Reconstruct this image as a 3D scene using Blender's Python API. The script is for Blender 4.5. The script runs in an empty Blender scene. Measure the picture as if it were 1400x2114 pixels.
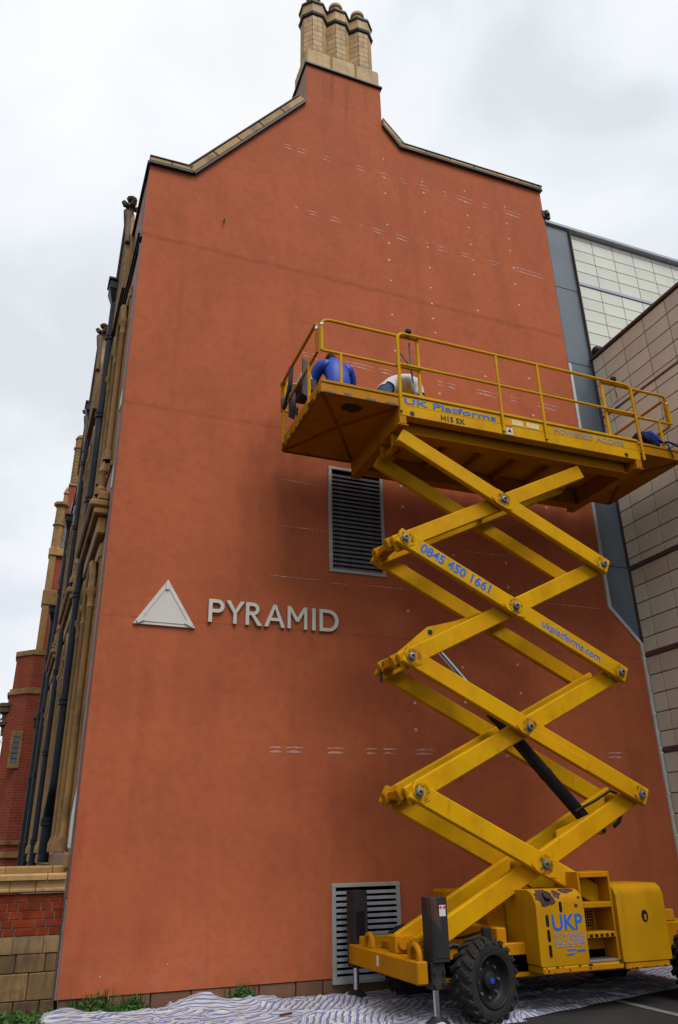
import bpy, bmesh, math, random
import numpy as np
from mathutils import Vector, Matrix, noise
random.seed(7)
SC = bpy.context.scene
COL = SC.collection
R = math.radians

# ------------------------------------------------------------------ camera
FPX, YAW, PITCH, ROLL, DIST, EYE = 1579.85, 0.37366, 0.41557, -0.01851, 10.0, 1.5991
def cam_axes():
    cy, sy, cp, sp = math.cos(YAW), math.sin(YAW), math.cos(PITCH), math.sin(PITCH)
    F = Vector((sy*cp, cy*cp, sp)); Rt = Vector((cy, -sy, 0)); U = Rt.cross(F)
    cr, sr = math.cos(ROLL), math.sin(ROLL)
    return Rt*cr + U*sr, U*cr - Rt*sr, F
AR, AU, AF = cam_axes()
CAMP = Vector((0, -DIST, EYE))
cd = bpy.data.cameras.new('camera'); cam = bpy.data.objects.new('camera', cd); COL.objects.link(cam)
cam.matrix_world = Matrix(((AR.x, AU.x, -AF.x, CAMP.x), (AR.y, AU.y, -AF.y, CAMP.y), (AR.z, AU.z, -AF.z, CAMP.z), (0, 0, 0, 1)))
cd.sensor_fit = 'VERTICAL'; cd.sensor_height = 36.0; cd.lens = FPX/2114*36.0
cd.clip_start = 0.1; cd.clip_end = 2000
SC.camera = cam
def hit(u, v, ax, val):
    d = AR*(u-700) - AU*(v-1057) + AF*FPX
    t = (val-CAMP[ax])/d[ax]
    return CAMP + d*t

# ------------------------------------------------------------------ sky, sun, exposure
SUN_EL, SUN_AZ = R(56), R(12)          # sun stands behind the photographer, a little to the right of the wall's normal
W = bpy.data.worlds.new('World'); SC.world = W; W.use_nodes = True
nt = W.node_tree; nt.nodes.clear()
def N(t, typ, **kw):
    n = t.nodes.new(typ)
    for k, v in kw.items(): setattr(n, k, v)
    return n
out = N(nt, 'ShaderNodeOutputWorld'); bg = N(nt, 'ShaderNodeBackground')
sky = N(nt, 'ShaderNodeTexSky'); sky.sky_type = 'NISHITA'; sky.sun_disc = False
sky.sun_elevation = SUN_EL; sky.sun_rotation = math.pi - SUN_AZ
sky.air_density = 1.0; sky.dust_density = 1.5
tc = N(nt, 'ShaderNodeTexCoord')
mp = N(nt, 'ShaderNodeMapping'); mp.inputs['Scale'].default_value = (1.0, 1.0, 1.5); mp.inputs['Location'].default_value = (0.1, 1.3, 0.7)
n1 = N(nt, 'ShaderNodeTexNoise'); n1.inputs['Scale'].default_value = 2.6; n1.inputs['Detail'].default_value = 8; n1.inputs['Roughness'].default_value = 0.47; n1.inputs['Distortion'].default_value = 0.35
rp = N(nt, 'ShaderNodeValToRGB')
cr = rp.color_ramp; cr.elements[0].position = 0.37; cr.elements[0].color = (7.4, 7.75, 8.35, 1); cr.elements[1].position = 0.60; cr.elements[1].color = (9.75, 9.85, 9.95, 1)
e = cr.elements.new(0.48); e.color = (8.8, 9.2, 9.8, 1)
n2 = N(nt, 'ShaderNodeTexNoise'); n2.inputs['Scale'].default_value = 1.1; n2.inputs['Detail'].default_value = 5
rp2 = N(nt, 'ShaderNodeValToRGB'); rp2.color_ramp.elements[0].position = 0.30; rp2.color_ramp.elements[0].color = (.72, .72, .72, 1); rp2.color_ramp.elements[1].position = 0.5; rp2.color_ramp.elements[1].color = (1, 1, 1, 1)
mx = N(nt, 'ShaderNodeMix', data_type='RGBA')
L = nt.links.new
L(tc.outputs['Generated'], mp.inputs['Vector']); L(mp.outputs[0], n1.inputs['Vector']); L(mp.outputs[0], n2.inputs['Vector'])
L(n1.outputs['Fac'], rp.inputs[0]); L(n2.outputs['Fac'], rp2.inputs[0])
L(rp2.outputs[0], mx.inputs[0]); L(sky.outputs[0], mx.inputs[6]); L(rp.outputs[0], mx.inputs[7])
L(mx.outputs[2], bg.inputs[0]); bg.inputs[1].default_value = 0.1; L(bg.outputs[0], out.inputs[0])

sl = bpy.data.lights.new('sun', 'SUN'); sl.energy = 3.0; sl.angle = R(32); sl.color = (1, .97, .92)
so = bpy.data.objects.new('sun', sl); COL.objects.link(so)
sdir = Vector((math.sin(SUN_AZ)*math.cos(SUN_EL), -math.cos(SUN_AZ)*math.cos(SUN_EL), math.sin(SUN_EL)))
so.rotation_euler = sdir.to_track_quat('Z', 'Y').to_euler(); so.location = (0, 0, 40)
vs = SC.view_settings; vs.view_transform = 'Standard'; vs.look = 'None'; vs.exposure = 0.0; vs.gamma = 1.0; vs.use_curve_mapping = False

# ------------------------------------------------------------------ materials
def lin(r, g, b):
    f = lambda c: (c/255/12.92 if c/255 <= .04045 else ((c/255+.055)/1.055)**2.4)
    return (f(r), f(g), f(b))
class MT:
    """node-material builder"""
    def __init__(s, name, rough=.6, metal=0, spec=.4):
        s.m = bpy.data.materials.new(name); s.m.use_nodes = True; s.t = s.m.node_tree
        s.b = s.t.nodes['Principled BSDF']; s.b.inputs['Roughness'].default_value = rough; s.b.inputs['Metallic'].default_value = metal
        s.b.inputs['Specular IOR Level'].default_value = spec
        s.tc = N(s.t, 'ShaderNodeTexCoord'); s.vec = s.tc.outputs['Object']; s.col = None; s.h = None
    def lk(s, a, b): s.t.links.new(a, b)
    def noise(s, scale, detail=4, rough=.55, vscale=None, vec=None, dist=0):
        n = N(s.t, 'ShaderNodeTexNoise'); n.inputs['Scale'].default_value = scale; n.inputs['Detail'].default_value = detail; n.inputs['Roughness'].default_value = rough; n.inputs['Distortion'].default_value = dist
        v = vec or s.vec
        if vscale:
            m = N(s.t, 'ShaderNodeMapping'); m.inputs['Scale'].default_value = vscale; s.lk(v, m.inputs[0]); v = m.outputs[0]
        s.lk(v, n.inputs['Vector']); return n.outputs['Fac']
    def ramp(s, fac, p0, p1, c0=(0, 0, 0), c1=(1, 1, 1)):
        r = N(s.t, 'ShaderNodeValToRGB'); a = r.color_ramp.elements
        a[0].position = p0; a[0].color = (*c0, 1); a[1].position = p1; a[1].color = (*c1, 1); s.lk(fac, r.inputs[0]); return r.outputs[0]
    def mix(s, fac, a, b, bt='MIX'):
        m = N(s.t, 'ShaderNodeMix', data_type='RGBA'); m.blend_type = bt
        for i, x in ((0, fac), (6, a), (7, b)):
            if isinstance(x, (int, float)): m.inputs[i].default_value = x
            elif isinstance(x, tuple): m.inputs[i].default_value = (*x, 1)
            else: s.lk(x, m.inputs[i])
        return m.outputs[2]
    def math(s, op, a, b=0, clamp=False):
        m = N(s.t, 'ShaderNodeMath', operation=op); m.use_clamp = clamp
        for i, x in ((0, a), (1, b)):
            if isinstance(x, (int, float)): m.inputs[i].default_value = x
            else: s.lk(x, m.inputs[i])
        return m.outputs[0]
    def xyz(s):
        n = N(s.t, 'ShaderNodeSeparateXYZ'); s.lk(s.vec, n.inputs[0]); return n.outputs
    def vary(s, col, var=.15, scale=3, detail=5):
        c = tuple(col)
        s.col = s.ramp(s.noise(scale, detail), .3, .7, tuple(x*(1-var) for x in c), tuple(min(1, x*(1+var)) for x in c)); return s
    def rand(s, amt):
        oi = N(s.t, 'ShaderNodeObjectInfo'); f = s.math('MULTIPLY_ADD', oi.outputs['Random'], amt); f.node.inputs[2].default_value = 1-amt/2
        g = N(s.t, 'ShaderNodeCombineColor'); [s.lk(f, g.inputs[i]) for i in range(3)]
        s.col = s.mix(1.0, s.col, g.outputs[0], 'MULTIPLY'); return s
    def over(s, fac, col, amt=1.0):
        if amt != 1.0: fac = s.math('MULTIPLY', fac, amt)
        s.col = s.mix(fac, s.col, tuple(col)); return s
    def bump(s, fac, strength=.3, dist=.01):
        b = N(s.t, 'ShaderNodeBump'); b.inputs['Strength'].default_value = strength; b.inputs['Distance'].default_value = dist; s.lk(fac, b.inputs['Height'])
        if s.h is not None: s.lk(s.h, b.inputs['Normal'])
        s.h = b.outputs[0]; return s
    def done(s):
        if s.col is not None: s.lk(s.col, s.b.inputs['Base Color'])
        if s.h is not None: s.lk(s.h, s.b.inputs['Normal'])
        return s.m
def simple(name, col, rough=.6, var=.15, scale=6, metal=0, bump=.15, bscale=60, spec=.22, rnd=0):
    t = MT(name, rough, metal, spec).vary(col, var, scale)
    if rnd: t.rand(rnd)
    if bump: t.bump(t.noise(bscale, 4), bump, .004)
    return t.done()
MAT = {}
def m_render():
    t = MT('terracotta_render', .85, 0, .15).vary((.335, .088, .036), .10, .9, 6)
    t.over(t.ramp(t.noise(7, 6, .65), .45, .75), (.215, .052, .024), .4)
    t.over(t.ramp(t.noise(2.2, 5, .6, (1, 1, .35)), .52, .75), (.23, .058, .027), .5)
    X, Y, Z = t.xyz()
    wob = t.math('MULTIPLY_ADD', t.noise(1.5, 4), .12); wob.node.inputs[2].default_value = -.06
    fine = t.noise(5, 5)
    zz = t.math('ADD', Z, wob)
    for z0, wd, am in ((10.82, .07, .42), (7.63, .045, .34), (4.43, .025, .4)):     # day-joint lines in the render
        d = t.math('ABSOLUTE', t.math('SUBTRACT', zz if z0 > 5 else Z, z0))
        f = t.math('MULTIPLY', t.math('SUBTRACT', 1.0, t.math('DIVIDE', d, wd), True), t.math('MULTIPLY', fine, 1.5, True))
        t.over(f, (.12, .03, .018), am)
        t.bump(f, -.25, .01)
    # rain streaks below the chimney ledge
    st = t.ramp(t.noise(5.5, 4, .6, (1, 1, .08)), .5, .68)
    m = t.math('MULTIPLY', t.math('MULTIPLY', t.ramp(t.math('MULTIPLY', Z, 1/16.3), .84, 1.0), st), t.math('SUBTRACT', 1.0, t.math('DIVIDE', t.math('ABSOLUTE', t.math('SUBTRACT', X, 4.2)), 1.1), True))
    t.over(m, (.075, .03, .02), .8)
    t.over(t.ramp(t.noise(2.6, 5, .65, (1, 1, .07)), .55, .80), (.19, .045, .022), .42)
    t.over(t.ramp(t.noise(3.2, 6, .7, (.35, 1, 1.3)), .56, .78), (.38, .115, .052), .30)
    # lime bloom near the foot
    fb = t.math('MULTIPLY', t.math('SUBTRACT', 1.0, t.math('DIVIDE', t.math('SUBTRACT', Z, .15), .45), True), t.ramp(t.noise(4, 6, .65), .5, .72))
    t.over(fb, (.28, .15, .11), .45)
    t.bump(t.noise(240, 3, .7), .35, .004); t.bump(t.noise(9, 5), .25, .02)
    return t.done()
def m_yellow(name, base=(.50, .262, .001), chips=.72, dirt=.4):
    t = MT(name, .55, 0, .08).vary(base, .08, 2.5)
    t.over(t.ramp(t.noise(3.5, 6, .65, (1, 1, .5)), .50, .78), (.20, .075, .003), dirt)
    t.over(t.ramp(t.noise(1.2, 3), .45, .7), (.45, .175, .002), .45)
    t.over(t.ramp(t.noise(7, 6, .75, (.25, 1, 1.0), None, .6), .70, .76), (.58, .40, .09), .35)
    t.over(t.ramp(t.noise(9, 6, .7, (1.0, 1, .16), None, .3), .60, .74), (.15, .065, .006), .5)
    t.over(t.ramp(t.noise(.9, 6, .7), .52, .72), (.26, .115, .004), .45)
    ch = t.ramp(t.noise(16, 5, .62), chips, chips+.025)
    t.over(ch, (.035, .022, .018))
    t.bump(t.noise(30, 3), .06, .004); t.bump(ch, -.3, .002)
    rr = t.ramp(t.noise(8, 4), .3, .7, (.42,)*3, (.7,)*3); t.lk(rr, t.b.inputs['Roughness'])
    return t.done()
def m_brick(name, c1, c2, mortar, along='xy', scale=1.0):
    t = MT(name, .85, 0, .2); X, Y, Z = t.xyz()
    a = t.math('SUBTRACT', Y, X) if along == 'xy' else X
    cb = N(t.t, 'ShaderNodeCombineXYZ'); t.lk(a, cb.inputs[0]); t.lk(Z, cb.inputs[1])
    b = N(t.t, 'ShaderNodeTexBrick'); t.lk(cb.outputs[0], b.inputs['Vector'])
    b.inputs['Scale'].default_value = 1; b.inputs['Brick Width'].default_value = .235; b.inputs['Row Height'].default_value = .081; b.inputs['Mortar Size'].default_value = .006
    b.inputs['Color1'].default_value = (*c1, 1); b.inputs['Color2'].default_value = (*c2, 1); b.inputs['Mortar'].default_value = (*mortar, 1)
    t.col = b.outputs['Color']; t.over(t.ramp(t.noise(2.5, 6), .5, .75), tuple(x*.5 for x in c1), .5)
    t.bump(b.outputs['Fac'], -.4, .01); t.bump(t.noise(60, 4), .3, .004)
    return t.done()
def m_sheet():
    t = MT('striped_dust_sheet', .75, 0, .25)
    uv = N(t.t, 'ShaderNodeUVMap'); uv.uv_map = 'stripe'
    s = N(t.t, 'ShaderNodeSeparateXYZ'); t.lk(uv.outputs[0], s.inputs[0])
    ph = t.math('FRACT', t.math('MULTIPLY', s.outputs[0], 1/.072))
    blue = t.math('LESS_THAN', t.math('ABSOLUTE', t.math('SUBTRACT', ph, .3)), .21)
    thin = t.math('LESS_THAN', t.math('ABSOLUTE', t.math('SUBTRACT', ph, .74)), .045)
    t.col = t.ramp(t.noise(5, 4), .3, .7, (.33, .33, .35), (.50, .50, .51))
    t.over(blue, (.11, .13, .26)); t.over(thin, (.25, .19, .24))
    t.over(t.ramp(t.noise(2, 6), .45, .75), (.16, .14, .12), .5)
    t.bump(t.noise(120, 2), .2, .002)
    return t.done()
def m_asphalt():
    t = MT('asphalt', .9, 0, .2).vary((.024, .0225, .0215), .25, 1.5, 8)
    t.over(t.ramp(t.noise(260, 2), .6, .7), (.085, .08, .078), .6)
    t.over(t.ramp(t.noise(.6, 6), .5, .75), (.02, .019, .019), .6)
    t.bump(t.noise(300, 3, .7), .6, .006); return t.done()
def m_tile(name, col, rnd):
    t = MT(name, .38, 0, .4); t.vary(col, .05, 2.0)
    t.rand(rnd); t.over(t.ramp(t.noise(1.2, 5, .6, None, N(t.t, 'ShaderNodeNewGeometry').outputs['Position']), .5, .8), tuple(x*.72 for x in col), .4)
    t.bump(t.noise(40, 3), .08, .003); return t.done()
def m_terra(name, col=(.245, .132, .039), soot=.7, rnd=.25):
    t = MT(name, .7, 0, .3); t.vary(col, .16, 4)
    t.rand(rnd)
    g = N(t.t, 'ShaderNodeNewGeometry').outputs['Position']
    t.over(t.ramp(t.noise(2.2, 6, .65, None, g), .52, .70), (.045, .035, .026), soot)
    t.over(t.ramp(t.noise(9, 4, .6, (1, 1, .25), g), .5, .8), (.16, .09, .04), .5)
    if soot > .85:
        t.over(t.ramp(t.noise(1.3, 5, .6, (1, 1, .45), g), .40, .58), (.022, .018, .015), .75)
        t.over(t.ramp(t.noise(14, 4, .6, (1, 1, .18), g), .48, .7), (.03, .022, .016), .6)
    t.bump(t.noise(35, 5), .35, .008); return t.done()
def m_chalk():
    t = MT('chalk', .9, 0, .1); t.col = t.mix(t.noise(8), (.60, .38, .33), (.48, .25, .20))
    a = t.ramp(t.noise(26, 5, .7, (.5, 1, 1.3)), .38, .62, (.30,)*3, (1.,)*3); t.lk(a, t.b.inputs['Alpha']); return t.done()
def m_grease():
    t = MT('grease_film', .35, 0, .3); t.col = t.mix(t.noise(20), (.03, .018, .008), (.07, .035, .008))
    t.lk(t.ramp(t.noise(14, 5, .7), .42, .66, (.0,)*3, (.75,)*3), t.b.inputs['Alpha']); return t.done()
def m_tyre():
    t = MT('tyre_rubber', .75, 0, .3).vary((.013, .0125, .012), .3, 6)
    t.over(t.ramp(t.noise(5, 6), .48, .75), (.045, .038, .03), .6); t.bump(t.noise(50, 4), .3, .004); return t.done()
def m_jack():
    t = MT('black_rusty_steel', .6, 0, .4).vary((.009, .0095, .011), .3, 6)
    t.over(t.ramp(t.noise(3.2, 6, .6, (1, 1, .5)), .54, .62), (.06, .026, .013), .85); t.bump(t.noise(25, 4), .2, .004); return t.done()
def m_glass():
    t = MT('window_glass', .08, 0, .6).vary((.03, .035, .042), .2, 3); return t.done()
def setup_mats():
    M = MAT
    M['render'] = m_render()
    M['yellow'] = m_yellow('lift_yellow_paint'); M['yellow_crease_shade'] = m_yellow('lift_yellow_crease_shade', (.17, .06, .001), .70, .7); M['chip'] = simple('bare_grey_primer', (.11, .09, .10), .8, .35, 25, bump=.3); M['yellow_body_shaded'] = m_yellow('lift_yellow_body_shaded', (.325, .165, .001), .73, .55); M['yellow_worn_shaded'] = m_yellow('lift_yellow_paint_worn_shaded', (.35, .145, .001), .70, .65)  # darker body and worn yellows have low-level shade mixed in beside real wear
    M['brick'] = m_brick('red_brick', (.25, .040, .018), (.19, .032, .015), (.19, .11, .07))
    M['brick_pink'] = m_brick('weathered_brick', (.36, .20, .16), (.30, .15, .12), (.32, .25, .2))
    M['onebrick'] = simple('single_red_brick', (.145, .024, .009), .85, .3, 9, spec=.08, bump=.3, rnd=.3)
    M['mortar'] = simple('mortar', (.17, .12, .095), .95, .2, 9, bump=.4)
    M['terra'] = m_terra('yellow_terracotta'); M['terra_dark'] = m_terra('sooty_terracotta', (.115, .06, .021), .95, .8)
    M['terra_cope'] = m_terra('buff_terracotta', (.32, .195, .072), .7, .35); M['terra_mid'] = m_terra('stained_terracotta', (.21, .12, .042), .92, .4); M['terra_clean'] = m_terra('pale_terracotta', (.40, .265, .125), .5, .2)
    M['plinth'] = m_terra('plinth_stone', (.13, .062, .038), .6, .5)
    M['conduit'] = simple('grey_conduit', (.12, .11, .125), .6, .2, 6); M['lead'] = simple('dark_lead', (.035, .034, .036), .55, .3, 4)
    M['iron'] = simple('black_iron_pipe', (.009, .011, .016), .5, .3, 6, spec=.25)
    M['slate'] = simple('roof_slate', (.12, .13, .14), .7, .25, 8, bump=.4)
    M['slatepanel'] = simple('slate_grey_panel', (.082, .105, .128), .45, .14, 1.5, bump=.05, spec=.4)
    M['tile_dark'] = m_tile('tan_shaded_cladding_tile', (.52, .485, .395), .13); M['tile_white'] = m_tile('cream_cladding_tile', (.51, .525, .46), .09)  # tan tile's tone partly holds the side wall's shade
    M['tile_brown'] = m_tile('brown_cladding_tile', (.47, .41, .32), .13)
    M['grout'] = simple('tile_joint', (.20, .15, .14), .8, .2, 5); M['grout_w'] = simple('pale_tile_joint', (.36, .34, .34), .8, .1, 5)
    M['trim'] = simple('brown_trim', (.085, .05, .048), .5, .15, 4); M['whitetrim'] = simple('white_trim', (.40, .39, .37), .6, .15, 5); M['steeltrim'] = simple('pale_blue_trim', (.30, .34, .40), .4, .1, 4)
    M['louvre'] = simple('grey_louvre_metal', (.27, .265, .245), .5, .12, 6, spec=.4); M['slat'] = simple('louvre_slat', (.26, .27, .30), .5, .12, 6); M['slat_dark'] = simple('dark_louvre_slat', (.10, .095, .10), .55, .25, 6)  # upper vent's slats are darker than the lower vent's
    M['dark'] = simple('dark_void', (.006, .006, .007), .9, .2, 3, bump=0)
    M['sign'] = simple('sign_grey_white', (.47, .45, .41), .55, .08, 3, bump=.08)
    M['chalk'] = m_chalk(); M['dot'] = simple('filler_dot', (.54, .32, .26), .9, .1, 5)
    M['blue_ink'] = simple('blue_lettering', (.012, .10, .42), .5, .1, 8, bump=0); M['blue_faded'] = simple('faded_blue_lettering', (.16, .19, .30), .6, .3, 30, bump=0)
    M['lightblue'] = simple('light_blue_lettering', (.012, .12, .42), .5, .1, 8, bump=0)
    M['black'] = simple('black_paint', (.012, .012, .013), .5, .2, 6)
    M['jack'] = m_jack(); M['chrome'] = simple('chromed_rod', (.55, .56, .58), .22, .1, 4, metal=1, bump=.05); M['steel'] = simple('worn_steel', (.16, .155, .15), .5, .35, 12, metal=.5)
    M['tyre'] = m_tyre(); M['rim'] = simple('dark_rim', (.012, .012, .014), .5, .3, 8)
    M['rust'] = simple('bare_rusty_steel', (.05, .027, .024), .8, .4, 20, bump=.4); M['grey'] = simple('control_grey', (.035, .037, .04), .45, .1, 5)
    M['white'] = simple('white_sticker', (.5, .5, .49), .5, .05, 9, bump=0); M['red'] = simple('red_sticker', (.5, .02, .03), .5, .1, 9, bump=0); M['cream'] = simple('cream_sticker', (.55, .45, .2), .6, .15, 30, bump=0)
    M['glass'] = m_glass(); M['grease'] = m_grease()
    M['asphalt'] = m_asphalt(); M['paint'] = simple('worn_road_paint', (.14, .135, .13), .85, .35, 14, bump=.3)
    M['sheet'] = m_sheet(); M['grass'] = simple('grass_green', (.03, .075, .012), .6, .5, 5, bump=0); M['dry'] = simple('dry_stalk', (.35, .27, .14), .8, .2, 5, bump=0)
    M['soil'] = simple('soil', (.035, .027, .02), .95, .3, 7, bump=.6, bscale=30); M['wood'] = simple('dark_red_wood', (.09, .03, .022), .7, .3, 9)
    M['twig'] = simple('bark', (.06, .05, .045), .9, .2, 9)
    M['skin'] = simple('skin', (.48, .26, .18), .5, .06, 9, bump=0); M['hair'] = simple('dark_hair', (.008, .006, .005), .8, .3, 40, bump=.4, bscale=150, spec=.15)
    j = MT('blue_padded_jacket', .5, 0, .35).vary((.006, .042, .33), .12, 4)
    _, _, Z = j.xyz(); wv = j.math('ABSOLUTE', j.math('SINE', j.math('MULTIPLY', j.math('ADD', Z, j.math('MULTIPLY', j.noise(6), .03)), 95.0)))
    j.bump(wv, .22, .010); MAT['jacket'] = j.done()
    M['shirt'] = simple('pale_grey_tshirt', (.46, .45, .46), .85, .1, 6, bump=.3, bscale=22); M['jeans'] = simple('blue_jeans', (.035, .07, .13), .85, .25, 14, bump=.2); M['trousers'] = simple('dark_trousers', (.03, .03, .035), .85, .2, 10)
    M['harness'] = simple('navy_strap', (.012, .02, .09), .7, .4, 18, bump=.3); M['rope'] = simple('blue_strap', (.012, .06, .42), .6, .2, 12)
setup_mats()

# ------------------------------------------------------------------ mesh helpers
class MB:
    def __init__(s): s.bm = bmesh.new()
    def hexa(s, c, bev=0, seg=1):
        v = [s.bm.verts.new(p) for p in c]
        fs = [s.bm.faces.new([v[i] for i in q]) for q in ((0, 3, 2, 1), (4, 5, 6, 7), (0, 1, 5, 4), (1, 2, 6, 5), (2, 3, 7, 6), (3, 0, 4, 7))]
        if bev:
            es = list({e for f in fs for e in f.edges})
            bmesh.ops.bevel(s.bm, geom=es, offset=bev, segments=seg, affect='EDGES', profile=.5)
        return s
    def box(s, x0, x1, y0, y1, z0, z1, bev=0, seg=1):
        return s.hexa([(x0, y0, z0), (x1, y0, z0), (x1, y1, z0), (x0, y1, z0), (x0, y0, z1), (x1, y0, z1), (x1, y1, z1), (x0, y1, z1)], bev, seg)
    def obox(s, c, a, b, d, bev=0):        # centre and three half-axis vectors
        c, a, b, d = map(Vector, (c, a, b, d))
        return s.hexa([c-a-b-d, c+a-b-d, c+a+b-d, c-a+b-d, c-a-b+d, c+a-b+d, c+a+b+d, c-a+b+d], bev)
    def beam(s, p0, p1, w, h, up=(0, 0, 1), bev=0):   # w across, h along up
        p0, p1, up = Vector(p0), Vector(p1), Vector(up)
        a = (p1-p0); l = a.length; a.normalize(); sd = a.cross(up).normalized(); u = sd.cross(a).normalized()
        return s.obox((p0+p1)/2, a*l/2, sd*w/2, u*h/2, bev)
    def tube(s, pts, r, seg=10, cap=True):
        pts = [Vector(p) for p in pts]; rs = r if isinstance(r, (list, tuple)) else [r]*len(pts)
        rings = []; t0 = (pts[1]-pts[0]).normalized()
        nrm = t0.cross(Vector((0, 0, 1)));
        if nrm.length < 1e-3: nrm = t0.cross(Vector((1, 0, 0)))
        nrm.normalize()
        for i, p in enumerate(pts):
            a = (pts[i]-pts[i-1]).normalized() if i else t0
            b = (pts[i+1]-pts[i]).normalized() if i < len(pts)-1 else a
            t = (a+b).normalized(); nrm = (nrm - t*nrm.dot(t)).normalized(); bn = t.cross(nrm)
            k = 1/max(.5, math.cos(a.angle(b)/2)) if a.length and b.length else 1
            rings.append([s.bm.verts.new(p + (nrm*math.cos(2*math.pi*j/seg) + bn*math.sin(2*math.pi*j/seg))*rs[i]*k) for j in range(seg)])
        for A, B in zip(rings, rings[1:]):
            for j in range(seg): s.bm.faces.new((A[j], A[(j+1) % seg], B[(j+1) % seg], B[j]))
        if cap: s.bm.faces.new(rings[0][::-1]); s.bm.faces.new(rings[-1])
        return s
    def lathe(s, prof, o, ax, seg=24, phase=0):
        o, ax = Vector(o), Vector(ax).normalized(); x = ax.orthogonal().normalized()
        if abs(ax.z) > .99: x = Vector((1, 0, 0))
        y = ax.cross(x); rings = []
        for r, h in prof:
            if r < 1e-5: rings.append([s.bm.verts.new(o+ax*h)]*seg)
            else: rings.append([s.bm.verts.new(o+ax*h+(x*math.cos(phase+2*math.pi*j/seg)+y*math.sin(phase+2*math.pi*j/seg))*r) for j in range(seg)])
        for A, B in zip(rings, rings[1:]):
            for j in range(seg):
                q = []
                for v in (A[j], A[(j+1) % seg], B[(j+1) % seg], B[j]):
                    if v not in q: q.append(v)
                if len(q) > 2:
                    try: s.bm.faces.new(q)
                    except ValueError: pass
        return s
    def prism(s, poly, fn, d0, d1, bev=0):
        """poly of 2-D points, fn(a,b,d)->world, extruded from d0 to d1; may be concave"""
        A = [s.bm.verts.new(fn(a, b, d0)) for a, b in poly]; B = [s.bm.verts.new(fn(a, b, d1)) for a, b in poly]
        n = len(poly); f0 = s.bm.faces.new(A[::-1]); f1 = s.bm.faces.new(B)
        sd = [s.bm.faces.new((A[i], A[(i+1) % n], B[(i+1) % n], B[i])) for i in range(n)]
        if bev: bmesh.ops.bevel(s.bm, geom=list({e for f in [f0, f1] for e in f.edges}), offset=bev, segments=1, affect='EDGES')
        return s
    def mesh(s, name, smooth=True):
        bmesh.ops.recalc_face_normals(s.bm, faces=s.bm.faces)
        me = bpy.data.meshes.new(name); s.bm.to_mesh(me); s.bm.free()
        if smooth:
            me.shade_smooth(); me.set_sharp_from_angle(angle=R(35))
        return me
def add(name, me, m=None, parent=None, kind=None):
    o = bpy.data.objects.new(name, me); COL.objects.link(o)
    if m and me and not me.materials: me.materials.append(MAT[m] if isinstance(m, str) else m)
    if parent is not None:
        o.parent = parent
        if parent.type == 'EMPTY': o.location = -parent.location
    if kind: o['kind'] = kind
    return o
def P(name, mb, m, parent=None, kind=None, smooth=True): return add(name, mb.mesh(name, smooth), m, parent, kind)
def thing(name, label, cat, loc, group=None):
    o = bpy.data.objects.new(name, None); COL.objects.link(o); o.location = loc; o['label'] = label; o['category'] = cat; o.empty_display_size = .2
    if group: o['group'] = group
    return o
def tag(o, label, cat, group=None):
    o['label'] = label; o['category'] = cat
    if group: o['group'] = group
    return o
def fillet(pts, r, n=4):
    pts = [Vector(p) for p in pts]; o = [pts[0]]
    for i in range(1, len(pts)-1):
        a = (pts[i-1]-pts[i]).normalized(); b = (pts[i+1]-pts[i]).normalized()
        A, B = pts[i]+a*r, pts[i]+b*r
        for k in range(n+1):
            t = k/n; o.append(A*(1-t)**2 + pts[i]*2*t*(1-t) + B*t*t)
    return o+[pts[-1]]
XZ = lambda a, b, d: Vector((a, d, b))      # wall-parallel prism
YZ = lambda a, b, d: Vector((d, a, b))
def text_mesh(s, origin, xdir, ydir, width, height, lift=.003, bold=0.0, sx=None):
    """built-in font turned into a thin mesh, scaled to width x height"""
    cu = bpy.data.curves.new('lettering', 'FONT'); cu.body = s; cu.extrude = 0; cu.offset = bold; cu.resolution_u = 3
    o = bpy.data.objects.new('tmp', cu); COL.objects.link(o); dg = bpy.context.evaluated_depsgraph_get()
    me = bpy.data.meshes.new_from_object(o.evaluated_get(dg)); bpy.data.objects.remove(o); bpy.data.curves.remove(cu)
    co = np.array([v.co[:] for v in me.vertices]); lo, hi = co.min(0), co.max(0)
    X, Y = Vector(xdir).normalized(), Vector(ydir).normalized(); Nn = X.cross(Y)
    for v in me.vertices:
        v.co = Vector(origin) + X*((v.co.x-lo[0])/(hi[0]-lo[0])*width) + Y*((v.co.y-lo[1])/(hi[1]-lo[1])*height) + Nn*lift
    me.materials.clear(); return me
def decal(s, origin, xd, yd, w, h, m, parent, bold=0.0, lift=.003):
    return add('lettering', text_mesh(s, origin, xd, yd, w, h, lift, bold), m, parent)

# ================================================================== SETTING
g = MB(); g.box(-250, 250, -250, 250, -.5, 0); P('ground', g, 'asphalt', kind='structure')
pl = MB()
for a, b in (((6.47, -.2), (6.40, -6.0)),):
    pl.hexa([(a[0]-.05, b[1], .004), (a[0]+.05, b[1], .004), (a[0]+.05, a[1], .004), (a[0]-.05, a[1], .004), (a[0]-.05, b[1], .008), (a[0]+.05, b[1], .008), (a[0]+.05, a[1], .008), (a[0]-.05, a[1], .008)])
P('parking_line', pl, 'paint', kind='structure')
sb = MB(); sb.box(-6, 2.9, -.30, .30, -.1, .012); P('soil_strip', sb, 'soil', kind='structure')

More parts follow.
